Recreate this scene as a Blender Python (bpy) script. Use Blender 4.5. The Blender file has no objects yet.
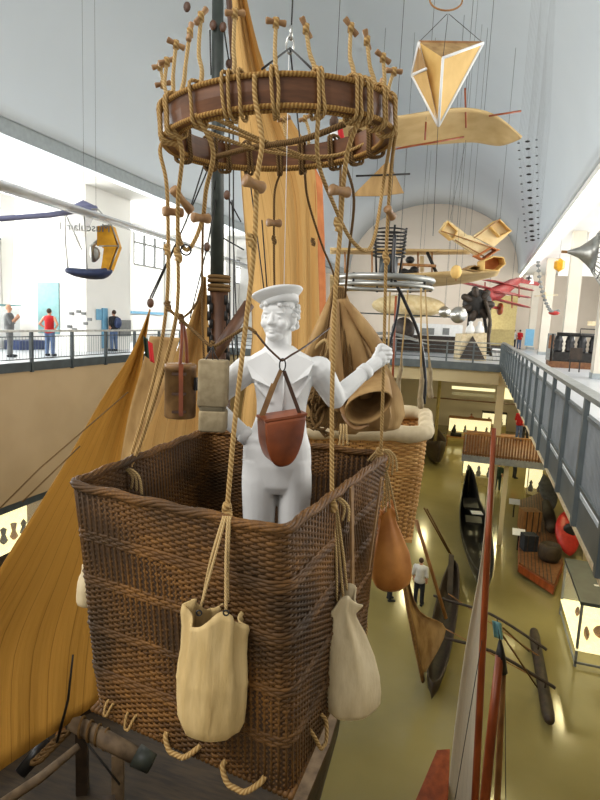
import bpy, bmesh, math, random
import numpy as np
from mathutils import Vector, Matrix
random.seed(7); rng = np.random.default_rng(7)
SC = bpy.context.scene; COL = SC.collection
PI = math.pi
# ------------------------------------------------------------------ camera, sky, lights, exposure
F = 560.0
def _n(v): return v/np.linalg.norm(v)
_Y = _n(np.array([480.-300, 328.5-400, F])); _h = np.array([1, .045, 0.])
_U = _n(np.cross(_Y, _h)); _U = -_U if _U[1] > 0 else _U
_X = np.cross(_Y, _U); ROT = np.array([_X, _Y, _U]); EYE = np.array([0, 0, 1.7])
cam = bpy.data.objects.new('camera', bpy.data.cameras.new('camera')); COL.objects.link(cam)
cam.data.sensor_fit = 'HORIZONTAL'; cam.data.sensor_width = 36; cam.data.lens = F/600*36
cam.data.clip_start = .05; cam.data.clip_end = 300
_m = Matrix.Identity(4)
for i in range(3):
    _m[i][0] = ROT[i, 0]; _m[i][1] = -ROT[i, 1]; _m[i][2] = -ROT[i, 2]; _m[i][3] = EYE[i]
cam.matrix_world = _m; SC.camera = cam
SC.view_settings.view_transform = 'Standard'; SC.view_settings.look = 'None'
SC.view_settings.gamma = 1; SC.view_settings.use_curve_mapping = False
SC.view_settings.exposure = -0.16
W = bpy.data.worlds.new('sky'); SC.world = W; W.use_nodes = True
W.node_tree.nodes['Background'].inputs[0].default_value = (1, .985, .95, 1)
W.node_tree.nodes['Background'].inputs[1].default_value = .64
def area(name, loc, to, sx, sy, power, col=(1, 1, 1)):
    l = bpy.data.lights.new(name, 'AREA'); l.shape = 'RECTANGLE'; l.size = sx; l.size_y = sy
    l.energy = power; l.color = col
    o = bpy.data.objects.new(name, l); COL.objects.link(o); o.location = loc
    o.rotation_euler = (Vector(to)-Vector(loc)).to_track_quat('-Z', 'Y').to_euler(); return o
# daylight through the windows of both galleries
area('window_light_left', (-19.3, 20, 3.8), (-12, 20, 3.2), 34, 4.5, 4300, (1, .99, .96))
area('window_light_right', (10.6, 28, 4.2), (4, 28, 3.5), 44, 4.5, 4200, (1, .98, .95))
area('window_light_near', (-6.5, -3.5, 10), (-2, 5, 1.5), 9, 5, 1500, (1, .98, .95))  # added fill behind the camera, lights basket and statue from above
area('cove_light_left', (-13.9, 28, 6.4), (-5, 28, 13), 40, .4, 430, (.96, .99, 1))
area('cove_light_right', (3.7, 28, 6.4), (-5, 28, 13), 40, .4, 430, (1, .98, .94))
area('end_wall_light', (-5, 50.5, 1.6), (-5, 58, 6.5), 14, .6, 420, (1, .95, .88))  # added light without a fixture, brightens the end wall
# warm lamps of the lower hall, under the galleries and the far deck
WARM = (1, .86, .44)
for x, y, p in ((4.2, 13.5, 50), (5.0, 25.2, 170), (1.9, 18.5, 110), (2.9, 31, 190), (-3, 34, 230), (-3, 44, 270), (2.5, 44, 250), (-10, 40, 120), (-11.5, 24, 40)):
    area('hall_lamp', (x, y, -1.4 if y < 33 else -1.2), (x, y, -8), .5, 1.5, p, WARM)
# ------------------------------------------------------------------ pixel -> place helpers
FYV = np.array([-.3045, .9525, 0]); FYV = FYV/np.linalg.norm(FYV); RXV = np.array([FYV[1], -FYV[0], 0])
def ray(px, py): return ROT @ _n(np.array([px-300., py-400., F]))
def at(px, py, h): d = ray(px, py); return Vector(EYE+d*(h/(d@FYV)))
def atZ(px, py, z): d = ray(px, py); return Vector(EYE+d*((z-1.7)/d[2]))
def atY(px, py, y): d = ray(px, py); return Vector(EYE+d*(y/d[1]))
def atX(px, py, x): d = ray(px, py); return Vector(EYE+d*(x/d[0]))
RX, FY, UZ = Vector(RXV), Vector(FYV), Vector((0, 0, 1))
# ------------------------------------------------------------------ materials
def S(r, g, b): return tuple((c/255/12.92 if c <= 10 else ((c/255+.055)/1.055)**2.4) for c in (r, g, b))
def newmat(name):
    m = bpy.data.materials.new(name); m.use_nodes = True
    nt = m.node_tree; return m, nt, nt.nodes['Principled BSDF']
def nd(nt, t, **k):
    n = nt.nodes.new(t)
    for a, b in k.items(): setattr(n, a, b)
    return n
def mixc(nt, fac, a, b):
    n = nd(nt, 'ShaderNodeMix', data_type='RGBA')
    for i, v in ((6, a), (7, b)):
        if isinstance(v, tuple): n.inputs[i].default_value = (*v, 1)
        else: nt.links.new(v, n.inputs[i])
    nt.links.new(fac, n.inputs[0]); return n.outputs[2]
def mth(nt, op, a, b=None):
    n = nd(nt, 'ShaderNodeMath', operation=op)
    for i, v in ((0, a), (1, b)):
        if v is None: continue
        if isinstance(v, (int, float)): n.inputs[i].default_value = v
        else: nt.links.new(v, n.inputs[i])
    return n.outputs[0]
def bumpn(nt, p, hgt, st, dist=.01):
    b = nd(nt, 'ShaderNodeBump'); b.inputs['Strength'].default_value = st; b.inputs['Distance'].default_value = dist
    nt.links.new(hgt, b.inputs['Height']); nt.links.new(b.outputs[0], p.inputs['Normal'])
def mat(name, c, c2=None, rough=.6, metal=0., scale=6., stretch=(1, 1, 1), bump=0., bdist=.01, emis=0., spec=.4, lo=.35, hi=.65):
    m, nt, p = newmat(name)
    p.inputs['Roughness'].default_value = rough; p.inputs['Metallic'].default_value = metal
    p.inputs['Specular IOR Level'].default_value = spec
    if c2 is None: c2 = tuple(x*.8 for x in c)
    tc = nd(nt, 'ShaderNodeTexCoord'); mp = nd(nt, 'ShaderNodeMapping'); mp.inputs['Scale'].default_value = stretch
    nt.links.new(tc.outputs['Object'], mp.inputs[0])
    no = nd(nt, 'ShaderNodeTexNoise'); no.inputs['Scale'].default_value = scale; no.inputs['Detail'].default_value = 5
    nt.links.new(mp.outputs[0], no.inputs['Vector'])
    rp = nd(nt, 'ShaderNodeMapRange'); rp.inputs[1].default_value = lo; rp.inputs[2].default_value = hi
    nt.links.new(no.outputs[0], rp.inputs[0])
    col = mixc(nt, rp.outputs[0], c, c2); nt.links.new(col, p.inputs['Base Color'])
    if bump: bumpn(nt, p, no.outputs[0], bump, bdist)
    if emis:
        nt.links.new(col, p.inputs['Emission Color']); p.inputs['Emission Strength'].default_value = emis
    return m
def rope_mat(name, c, c2, freq=55., strands=3):
    m, nt, p = newmat(name); p.inputs['Roughness'].default_value = .85; p.inputs['Specular IOR Level'].default_value = .15
    uv = nd(nt, 'ShaderNodeUVMap'); sp = nd(nt, 'ShaderNodeSeparateXYZ'); nt.links.new(uv.outputs[0], sp.inputs[0])
    a = mth(nt, 'MULTIPLY', sp.outputs[0], strands); b = mth(nt, 'MULTIPLY', sp.outputs[1], freq)
    s = mth(nt, 'SINE', mth(nt, 'MULTIPLY', mth(nt, 'ADD', a, b), 2*PI))
    h = mth(nt, 'ADD', mth(nt, 'MULTIPLY', s, .5), .5)
    tc = nd(nt, 'ShaderNodeTexCoord'); no = nd(nt, 'ShaderNodeTexNoise'); no.inputs['Scale'].default_value = 9; nt.links.new(tc.outputs['Object'], no.inputs['Vector'])
    base = mixc(nt, no.outputs[0], c, tuple(x*.72 for x in c))
    col = mixc(nt, h, c2, base); nt.links.new(col, p.inputs['Base Color']); bumpn(nt, p, h, .6, .004); return m
def wick_mat(name, ca, cb, cd):
    m, nt, p = newmat(name); p.inputs['Roughness'].default_value = .62; p.inputs['Specular IOR Level'].default_value = .3
    uv = nd(nt, 'ShaderNodeUVMap'); mp = nd(nt, 'ShaderNodeMapping'); mp.inputs['Scale'].default_value = (1.6, 37, 1)
    nt.links.new(uv.outputs[0], mp.inputs[0]); n1 = nd(nt, 'ShaderNodeTexNoise'); n1.inputs['Scale'].default_value = 2; n1.inputs['Detail'].default_value = 3
    nt.links.new(mp.outputs[0], n1.inputs['Vector'])
    tc = nd(nt, 'ShaderNodeTexCoord'); n2 = nd(nt, 'ShaderNodeTexNoise'); n2.inputs['Scale'].default_value = 3.2; n2.inputs['Detail'].default_value = 4
    nt.links.new(tc.outputs['Object'], n2.inputs['Vector'])
    r1 = nd(nt, 'ShaderNodeMapRange'); r1.inputs[1].default_value = .36; r1.inputs[2].default_value = .64; nt.links.new(n1.outputs[0], r1.inputs[0])
    r2 = nd(nt, 'ShaderNodeMapRange'); r2.inputs[1].default_value = .4; r2.inputs[2].default_value = .68; nt.links.new(n2.outputs[0], r2.inputs[0])
    c = mixc(nt, r1.outputs[0], ca, cb); c = mixc(nt, r2.outputs[0], c, cd); nt.links.new(c, p.inputs['Base Color']); return m
def sail_mat(name, c, c2, seam, n=14., folds=.5):
    m, nt, p = newmat(name); p.inputs['Roughness'].default_value = .8; p.inputs['Specular IOR Level'].default_value = .15
    uv = nd(nt, 'ShaderNodeUVMap'); sp = nd(nt, 'ShaderNodeSeparateXYZ'); nt.links.new(uv.outputs[0], sp.inputs[0])
    fr = mth(nt, 'FRACT', mth(nt, 'MULTIPLY', sp.outputs[0], n)); ln = mth(nt, 'LESS_THAN', fr, .05)
    mp = nd(nt, 'ShaderNodeMapping'); mp.inputs['Scale'].default_value = (9, 1.2, 1); nt.links.new(uv.outputs[0], mp.inputs[0])
    no = nd(nt, 'ShaderNodeTexNoise'); no.inputs['Scale'].default_value = 3; no.inputs['Detail'].default_value = 4; nt.links.new(mp.outputs[0], no.inputs['Vector'])
    col = mixc(nt, no.outputs[0], c, c2); col = mixc(nt, mth(nt, 'MULTIPLY', ln, .55), col, seam); nt.links.new(col, p.inputs['Base Color'])
    bumpn(nt, p, no.outputs[0], folds, .12); return m
def glass_mat(name, c=(1, 1, 1), a=.16):
    m, nt, p = newmat(name); p.inputs['Base Color'].default_value = (*c, 1); p.inputs['Roughness'].default_value = .05
    p.inputs['Alpha'].default_value = a; return m
M = {}
M['ceil'] = mat('ceiling_plaster', (.60, .65, .685), (.58, .63, .665), .8, scale=.4)
M['wall'] = mat('white_plaster', (.82, .81, .77), (.78, .77, .73), .8, scale=.6)
M['cream'] = mat('cream_plaster', S(205, 190, 150), S(196, 180, 140), .75, scale=.5)
M['beam'] = mat('grey_painted_beam', S(160, 168, 170), S(150, 158, 160), .6)
M['gfloor'] = mat('gallery_floor', S(186, 190, 194), S(172, 178, 184), .3, scale=.7)
M['steel'] = mat('grey_blue_steel', S(98, 106, 108), S(86, 94, 96), .45, .1, scale=3)
M['steeld'] = mat('dark_grey_steel', S(66, 74, 76), S(56, 62, 64), .45, .2, scale=3)
M['railtop'] = mat('rail_cap', S(140, 146, 146), S(120, 126, 126), .35, .4)
M['floor'] = mat('yellow_grey_lino', S(150, 139, 92), S(138, 127, 82), .14, scale=.35, spec=.5)
M['rope'] = rope_mat('hemp_rope', S(200, 166, 110), S(144, 110, 62))
M['ropel'] = rope_mat('pale_cord', S(214, 184, 132), S(180, 148, 96), 80)
M['roped'] = rope_mat('dark_rope', S(134, 104, 64), S(84, 62, 36), 80)
M['rwrap'] = rope_mat('rope_edging', S(186, 146, 84), S(128, 90, 44), 70, 1)
M['wick'] = wick_mat('brown_wicker', S(124, 84, 36), S(82, 53, 21), S(60, 41, 18))
M['wick2'] = wick_mat('honey_wicker', S(224, 176, 108), S(196, 146, 82), S(180, 132, 72))
M['hoop'] = mat('brown_hoop_wood', S(116, 74, 44), S(84, 52, 28), .42, scale=5, stretch=(1, 1, 6))
M['tog'] = mat('toggle_wood', S(166, 128, 84), S(126, 90, 54), .5, scale=20)
M['plaster'] = mat('statue_white', (.80, .80, .78), (.74, .74, .72), .55, scale=9, bump=.22, bdist=.012)
M['leather'] = mat('satchel_leather', S(140, 72, 36), S(84, 40, 22), .36, scale=7, bump=.1, bdist=.003)
M['leatherd'] = mat('dark_leather', S(78, 50, 30), S(54, 34, 20), .5, scale=9)
M['strap'] = mat('strap_leather', S(146, 110, 66), S(112, 80, 46), .5, scale=16)
M['tanleather'] = mat('tan_leather', S(208, 140, 68), S(170, 104, 44), .45, scale=6, bump=.1, bdist=.004)
M['case'] = mat('grey_canvas', S(160, 144, 112), S(136, 120, 90), .85, scale=24, bump=.2, bdist=.003)
M['canvas'] = mat('cream_canvas', S(208, 180, 126), S(188, 160, 106), .85, scale=9, stretch=(2.4, 2.4, .5), bump=.6, bdist=.02)
M['canvasw'] = mat('white_canvas', S(224, 206, 168), S(204, 184, 144), .85, scale=8, stretch=(2.2, 2.2, .6), bump=.55, bdist=.02)
M['tan'] = mat('tan_cloth', S(182, 148, 96), S(142, 108, 64), .8, scale=3, stretch=(2, 2, .6), bump=.4, bdist=.04)
M['sail'] = sail_mat('tan_sailcloth', S(200, 150, 70), S(184, 134, 56), S(124, 84, 34), 9, .3)
M['sail2'] = sail_mat('ochre_sailcloth', S(212, 172, 110), S(202, 160, 98), S(164, 122, 70), 7)
M['orange'] = mat('orange_sail_edge', S(190, 116, 62), S(176, 102, 52), .8)
M['wsail'] = sail_mat('white_sailcloth', S(222, 212, 190), S(206, 196, 172), S(170, 160, 136), 7, .25)
M['mastg'] = mat('dark_green_mast', S(52, 58, 52), S(40, 44, 40), .5)
M['mastb'] = mat('brown_mast', S(96, 64, 42), S(66, 42, 28), .5, scale=8, stretch=(1, 1, .2))
M['redwood'] = mat('varnished_wood', S(150, 74, 34), S(118, 52, 22), .35, scale=6, stretch=(1, 1, .2))
M['wood'] = mat('plain_wood', S(164, 118, 68), S(130, 88, 48), .55, scale=6, stretch=(1, 1, .3))
M['deck'] = mat('weathered_deck', S(66, 52, 34), S(42, 33, 22), .7, scale=5, stretch=(.5, 4, 1))
M['dwood'] = mat('dark_wood', S(62, 48, 36), S(40, 32, 24), .55, scale=6)
M['greyw'] = mat('grey_log', S(122, 102, 78), S(88, 72, 54), .7, scale=6)
M['black'] = mat('black_paint', S(30, 30, 32), S(22, 22, 24), .35)
M['iron'] = mat('dark_iron', S(52, 50, 48), S(38, 36, 34), .5, .5)
M['chrome'] = mat('pale_metal', S(196, 196, 190), S(176, 176, 170), .25, .9)
M['alu'] = mat('dull_aluminium', S(178, 178, 172), S(150, 150, 144), .35, .7)
M['silver'] = mat('silver_ball', S(205, 205, 200), S(190, 190, 186), .28, .85)
M['pad'] = mat('cream_padding', S(216, 200, 166), S(192, 174, 138), .85, scale=8)
M['paper'] = mat('kite_cloth', S(222, 184, 112), S(206, 166, 94), .7, scale=3)
M['paperl'] = mat('pale_kite_cloth', S(226, 206, 160), S(212, 186, 134), .7, scale=4)
M['white'] = mat('white_paint', (.82, .82, .8), (.76, .76, .74), .5)
M['grey'] = mat('mid_grey', S(128, 130, 128), S(112, 114, 112), .6)
M['red'] = mat('red_paint', S(176, 44, 34), S(150, 34, 28), .4)
M['redw'] = mat('dull_red_wing', S(170, 66, 62), S(140, 48, 46), .5)
M['linen'] = mat('unbleached_linen', S(204, 176, 126), S(186, 156, 104), .75, scale=2)
M['wingfilm'] = glass_mat('pale_wing_film', S(196, 202, 208), .75)
M['boom'] = mat('grey_violet_paint', S(120, 124, 156), S(108, 112, 144), .4)
M['yellow'] = mat('amber_film', S(226, 166, 24), S(206, 146, 16), .35)
M['film'] = glass_mat('clear_film', (.95, .97, 1), .22)
M['glass'] = glass_mat('showcase_glass', (.95, 1, .92), .10)
M['blue'] = mat('blue_panel', S(116, 170, 200), S(106, 158, 190), .6)
M['navy'] = mat('navy_paint', S(52, 66, 104), S(42, 54, 88), .5)
M['teal'] = mat('teal_panel', S(120, 160, 160), S(110, 150, 152), .6)
M['skin'] = mat('skin', S(210, 160, 130), S(196, 144, 114), .55)
M['hairb'] = mat('brown_hair', S(74, 52, 36), S(56, 38, 26), .7)
M['cred'] = mat('red_cloth', S(196, 34, 36), S(170, 26, 28), .8)
M['cgrey'] = mat('grey_cloth', S(110, 112, 112), S(92, 94, 94), .85)
M['cdark'] = mat('dark_cloth', S(46, 48, 54), S(36, 38, 42), .85)
M['jean'] = mat('denim', S(96, 116, 150), S(78, 98, 132), .85)
M['cwhite'] = mat('white_cloth', S(214, 214, 210), S(196, 196, 192), .85)
M['dkgreen'] = mat('dark_green_cloth', S(46, 66, 50), S(36, 52, 40), .8)
M['fence'] = mat('brown_slats', S(124, 84, 50), S(100, 62, 36), .55)
M['lampw'] = mat('lit_lamp', (1, .97, .88), (1, .96, .86), .5, emis=6)
M['lightbox'] = mat('lit_case_back', (1, .93, .56), (1, .90, .5), .5, emis=1.15)  # emission stands in for lamp light on showcase backs and shelves
M['winlit'] = mat('daylit_window', (1, 1, 1), (.96, .98, 1), .3, emis=2.2)
M['cyan'] = mat('pale_blue_flag', S(120, 170, 176), S(104, 152, 160), .7)
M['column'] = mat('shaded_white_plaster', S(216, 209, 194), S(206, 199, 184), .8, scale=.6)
M['mesh'] = mat('grey_mesh_bars', S(136, 142, 146), S(120, 126, 130), .5, scale=3)
M['khaki'] = mat('khaki_panel', S(178, 162, 108), S(164, 148, 96), .7)
M['lowwall'] = mat('brown_beige_plaster', S(178, 154, 118), S(164, 140, 104), .8, scale=.4)
M['endwall'] = mat('warm_white_plaster', S(232, 220, 204), S(224, 212, 196), .8, scale=.4)
M['caseband'] = mat('dark_canvas_band', S(112, 102, 78), S(92, 82, 62), .8)
M['lining'] = mat('wicker_core', S(66, 44, 22), S(50, 34, 17), .8, scale=40)
M['lining2'] = mat('honey_wicker_core', S(166, 122, 70), S(140, 100, 56), .8, scale=30)
# ------------------------------------------------------------------ mesh builder
ORG = {}
def V(*a): return Vector(a)
def sm(pts, k=5, closed=False):
    pts = [Vector(p) for p in pts]; n = len(pts); out = []
    if n < 3: return pts
    rngi = range(n if closed else n-1)
    for i in rngi:
        g = (lambda j: pts[j % n]) if closed else (lambda j: pts[max(0, min(n-1, j))])
        p0, p1, p2, p3 = g(i-1), g(i), g(i+1), g(i+2)
        for s in range(k):
            t = s/k
            out.append(.5*((2*p1)+(p2-p0)*t+(2*p0-5*p1+4*p2-p3)*t*t+(3*p1-p0-3*p2+p3)*t**3))
    if not closed: out.append(pts[-1])
    return out
class MB:
    def __init__(s): s.v = []; s.f = []; s.uv = []
    def add(s, vs, fs, uvs=None):
        b = len(s.v); s.v += [tuple(p) for p in vs]
        for k, f in enumerate(fs):
            s.f.append(tuple(b+i for i in f)); s.uv.append(uvs[k] if uvs else [(0, 0)]*len(f))
        return s
    def box(s, c, d, rz=0, mtx=None):
        R = mtx or Matrix.Rotation(rz, 3, 'Z'); c = Vector(c); vs = []
        for z in (-.5, .5):
            for x, y in ((-.5, -.5), (.5, -.5), (.5, .5), (-.5, .5)): vs.append(c+R @ Vector((x*d[0], y*d[1], z*d[2])))
        return s.add(vs, [(3, 2, 1, 0), (4, 5, 6, 7), (0, 1, 5, 4), (1, 2, 6, 5), (2, 3, 7, 6), (3, 0, 4, 7)])
    def bb(s, a, b): return s.box([(a[i]+b[i])/2 for i in range(3)], [abs(b[i]-a[i]) for i in range(3)])
    def beam(s, p, q, w, t, up=(0, 0, 1)):
        p, q = Vector(p), Vector(q); d = (q-p); L = d.length; d = d/L; u = Vector(up)
        x = d.cross(u); x = x.normalized() if x.length > 1e-4 else Vector((1, 0, 0)); u = x.cross(d)
        R = Matrix((x, d, u)).transposed(); return s.box((p+q)/2, (w, L, t), mtx=R)
    def tube(s, pts, r, n=8, closed=False, cap=True, flat=None):
        pts = [Vector(p) for p in pts]; N = len(pts); rr = r if isinstance(r, (list, tuple)) else [r]*N
        vs = []; cum = [0.]
        for i in range(1, N): cum.append(cum[-1]+(pts[i]-pts[i-1]).length)
        t0 = (pts[1]-pts[0]).normalized(); ref = Vector((0, 0, 1)) if abs(t0.z) < .9 else Vector((1, 0, 0))
        x = t0.cross(ref).normalized()
        for i in range(N):
            a = pts[i-1] if (i or closed) else pts[0]; b = pts[(i+1) % N] if (i < N-1 or closed) else pts[-1]
            t = (b-a); t = t.normalized() if t.length > 1e-9 else t0
            x = (x-t*x.dot(t)); x = x.normalized() if x.length > 1e-6 else t.orthogonal().normalized(); y = t.cross(x)
            for k in range(n):
                an = 2*PI*k/n; vs.append(pts[i]+(x*math.cos(an)+y*math.sin(an)*(flat or 1))*rr[i])
        fs = []; uv = []
        for i in range(N if closed else N-1):
            j = (i+1) % N; c0 = cum[i]; c1 = cum[i+1] if i+1 < N else cum[i]+(pts[0]-pts[-1]).length
            for k in range(n):
                k2 = (k+1) % n; fs.append((i*n+k, i*n+k2, j*n+k2, j*n+k)); uv.append([(k/n, c0), ((k+1)/n, c0), ((k+1)/n, c1), (k/n, c1)])
        if cap and not closed:
            fs += [tuple(reversed(range(n))), tuple(range((N-1)*n, N*n))]; uv += [[(0, 0)]*n]*2
        return s.add(vs, fs, uv)
    def cyl(s, p, q, r, r2=None, n=14): return s.tube([p, q], [r, r if r2 is None else r2], n)
    def loft(s, rings, cap=True):
        n = len(rings[0]); vs = [p for r in rings for p in r]; fs = []; uv = []; N = len(rings)
        for i in range(N-1):
            for k in range(n):
                k2 = (k+1) % n; fs.append((i*n+k, i*n+k2, (i+1)*n+k2, (i+1)*n+k)); uv.append([(k/n, i/N), ((k+1)/n, i/N), ((k+1)/n, (i+1)/N), (k/n, (i+1)/N)])
        if cap: fs += [tuple(reversed(range(n))), tuple(range((N-1)*n, N*n))]; uv += [[(0, 0)]*n]*2
        return s.add(vs, fs, uv)
    def lathe(s, c, prof, n=20, axis=(0, 0, 1)):
        a = Vector(axis).normalized(); x = a.orthogonal().normalized(); y = a.cross(x); c = Vector(c)
        return s.loft([[c+a*z+(x*math.cos(2*PI*k/n)+y*math.sin(2*PI*k/n))*max(r, 1e-4) for k in range(n)] for r, z in prof])
    def ell(s, c, r, n=14, mtx=None):
        r = r if isinstance(r, (tuple, list)) else (r, r, r); c = Vector(c); rings = []
        for i in range(n//2+1):
            a = -PI/2+PI*i/(n//2); q = max(math.cos(a), .02)
            rings.append([c+((mtx @ Vector((r[0]*q*math.cos(2*PI*k/n), r[1]*q*math.sin(2*PI*k/n), r[2]*math.sin(a)))) if mtx else Vector((r[0]*q*math.cos(2*PI*k/n), r[1]*q*math.sin(2*PI*k/n), r[2]*math.sin(a)))) for k in range(n)])
        return s.loft(rings)
    def cap(s, p, q, r0, r1, n=12):
        p, q = Vector(p), Vector(q); d = (q-p).normalized(); pts = []; rr = []
        for a in (-80, -55, -25): pts.append(p+d*r0*math.sin(math.radians(a))); rr.append(r0*math.cos(math.radians(a)))
        pts += [p, q]; rr += [r0, r1]
        for a in (25, 55, 80): pts.append(q+d*r1*math.sin(math.radians(a))); rr.append(r1*math.cos(math.radians(a)))
        return s.tube(pts, rr, n)
    def prism(s, poly, ext):
        n = len(poly); e = Vector(ext); vs = [Vector(p) for p in poly]+[Vector(p)+e for p in poly]
        return s.add(vs, [tuple(reversed(range(n))), tuple(range(n, 2*n))]+[(i, (i+1) % n, n+(i+1) % n, n+i) for i in range(n)])
    def sheet(s, fn, nu, nv, th=0.):
        P = [[Vector(fn(i/nu, j/nv)) for j in range(nv+1)] for i in range(nu+1)]
        lay = [P]
        if th:
            Q = []
            for i in range(nu+1):
                row = []
                for j in range(nv+1):
                    a = P[min(i+1, nu)][j]-P[max(i-1, 0)][j]; b = P[i][min(j+1, nv)]-P[i][max(j-1, 0)]; nn = a.cross(b)
                    row.append(P[i][j]-(nn.normalized()*th if nn.length > 1e-12 else Vector()))
                Q.append(row)
            lay.append(Q)
        W_ = nv+1; vs = [p for L in lay for r in L for p in r]; fs = []; uv = []; o = (nu+1)*W_
        for i in range(nu):
            for j in range(nv):
                q = (i*W_+j, (i+1)*W_+j, (i+1)*W_+j+1, i*W_+j+1); u = [(i/nu, j/nv), ((i+1)/nu, j/nv), ((i+1)/nu, (j+1)/nv), (i/nu, (j+1)/nv)]
                fs.append(q); uv.append(u)
                if th: fs.append(tuple(o+k for k in reversed(q))); uv.append(list(reversed(u)))
        if th:
            bd = [i*W_ for i in range(nu+1)]+[nu*W_+j for j in range(1, W_)]+[i*W_+nv for i in range(nu-1, -1, -1)]+[j for j in range(nv-1, 0, -1)]
            for a, b in zip(bd, bd[1:]+bd[:1]): fs.append((b, a, o+a, o+b)); uv.append([(0, 0)]*4)
        return s.add(vs, fs, uv)
    def mesh(s, name, org):
        me = bpy.data.meshes.new(name); me.from_pydata([(p[0]-org[0], p[1]-org[1], p[2]-org[2]) for p in s.v], [], s.f)
        ul = me.uv_layers.new(name='UVMap'); flat = [c for f in s.uv for p in f for c in p]
        if len(flat) == 2*len(me.loops): ul.data.foreach_set('uv', flat)
        return me
    def build(s, name, m, parent=None, smooth=True, org=None, voxel=0, iters=2):
        if org is None: org = ORG[parent] if parent else Vector((sum(p[0] for p in s.v)/len(s.v), sum(p[1] for p in s.v)/len(s.v), min(p[2] for p in s.v)))
        me = s.mesh(name, org); o = bpy.data.objects.new(name, me); COL.objects.link(o)
        if voxel:
            r = o.modifiers.new('r', 'REMESH'); r.mode = 'VOXEL'; r.voxel_size = voxel
            if iters: q = o.modifiers.new('s', 'SMOOTH'); q.iterations = iters; q.factor = .5
            dg = bpy.context.evaluated_depsgraph_get(); m2 = bpy.data.meshes.new_from_object(o.evaluated_get(dg))
            o.modifiers.clear(); o.data = m2; bpy.data.meshes.remove(me); me = m2; me.name = name
        me.materials.clear(); me.materials.append(M[m] if isinstance(m, str) else m)
        if smooth: me.polygons.foreach_set('use_smooth', [True]*len(me.polygons))
        if parent: o.parent = parent
        else: o.location = org
        ORG[o] = org; return o
def tag(o, label, cat, group=None):
    o['label'] = label; o['category'] = cat
    if group: o['group'] = group
    return o
def thing(name, label, cat, loc=(0, 0, 0), group=None):
    o = bpy.data.objects.new(name, None); o.empty_display_size = .1; COL.objects.link(o); o.location = loc; ORG[o] = Vector(loc)
    return tag(o, label, cat, group)
def struct(name, mb, m, smooth=False):
    o = mb.build(name, m, smooth=smooth); o['kind'] = 'structure'; return o
def dup(root, loc, rz=None, label=None, group=None, sc=None):
    r = root.copy(); COL.objects.link(r); r.location = loc
    if rz is not None: r.rotation_euler = (0, 0, rz)
    if sc: r.scale = (sc, sc, sc)
    if label: r['label'] = label
    if group: r['group'] = group
    for ch in list(root.children):
        c = ch.copy(); COL.objects.link(c); c.parent = r
        for g in ch.children:
            d = g.copy(); COL.objects.link(d); d.parent = c
    return r
def text_mesh(body, size, m, parent, mtx, name='lettering'):
    cu = bpy.data.curves.new(name, 'FONT'); cu.body = body; cu.size = size; cu.extrude = .003; cu.align_x = 'CENTER'
    t = bpy.data.objects.new(name, cu); COL.objects.link(t)
    me = bpy.data.meshes.new_from_object(t.evaluated_get(bpy.context.evaluated_depsgraph_get())); bpy.data.objects.remove(t)
    me.transform(mtx); me.transform(Matrix.Translation(-ORG[parent])); me.materials.clear(); me.materials.append(M[m])
    o = bpy.data.objects.new(name, me); COL.objects.link(o); o.parent = parent; ORG[o] = ORG[parent]; return o
# ------------------------------------------------------------------ the hall
XL, XR, ZS, YE, ZF = -13.5, 3.15, 6.6, 58., -8.2
XC, HW = (XL+XR)/2, (XR-XL)/2
Y0 = 1.5
mb = MB()
mb.sheet(lambda u, v: (XC-HW*math.cos(PI*u), Y0+(YE+.2-Y0)*v, ZS+.45+6.7*math.sin(PI*u)**.95), 60, 8, .2)
struct('ceiling', mb, 'ceil', True)
struct('trim_1', MB().bb((XL-.35, Y0, ZS), (XL+.05, YE, ZS+.6)), 'beam')
struct('trim_2', MB().bb((XR, Y0, ZS+.2), (XR+.35, YE, ZS+.6)), 'wall')
struct('wall_end', MB().bb((-22, YE, ZF), (12, YE+.3, 15)), 'endwall')
struct('floor', MB().bb((-20, 1, ZF-.2), (12, YE, ZF)), 'floor')
# left gallery
struct('floor_left_gallery', MB().bb((-20, Y0, -.25), (XL, YE, 0)), 'gfloor')
struct('trim_3', MB().bb((XL, Y0, -.27), (XL+.06, 28.6, .02)), 'steeld')
struct('wall_left_lower', MB().bb((XL-.3, Y0, -4.4), (XL, 28.6, -.25)), 'lowwall')
struct('wall_left_base', MB().bb((XL-1.5, Y0, ZF), (XL-1.2, YE, -.25)), 'lowwall')
struct('ceiling_left_gallery', MB().bb((-20, Y0, ZS+.15), (XL-.3, YE, ZS+.4)), 'wall')
mb = MB(); mb.bb((-20.2, Y0, 0), (-20, YE, 4.6)); mb.bb((-20.2, Y0, 6.5), (-20, YE, ZS+.2))
YW = [9.2, 15.6, 23.4, 29.6, 36, 42, 49]
prev = Y0
for y in YW: mb.bb((-20.2, prev, 4.6), (-20, y, 6.5)); prev = y+4.6
mb.bb((-20.2, prev, 4.6), (-20, YE, 6.5)); struct('wall_left', mb, 'wall')
for k, y in enumerate(YW):
    fr = MB()
    for a in (0, 1.15, 2.3, 3.45, 4.6): fr.bb((-20.12, y+a-.05, 4.6), (-19.98, y+a+.05, 6.5))
    for z in (4.6, 5.9, 6.5): fr.bb((-20.12, y, z-.05), (-19.98, y+4.6, z+.05))
    o = fr.build('window_%d' % (k+1), 'grey', smooth=False); o['kind'] = 'structure'
    p = MB().bb((-20.16, y, 4.6), (-20.13, y+4.6, 6.5)).build('window_pane', 'winlit', o, False)
for k, (y0, y1) in enumerate(((19.7, 22.2), (33, 34), (45, 46))):
    struct('wall_pier.%03d' % k if k else 'wall_pier', MB().bb((-19.95, y0, 0), (-15.6, y1+.6, ZS+.2)), 'wall')
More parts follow.
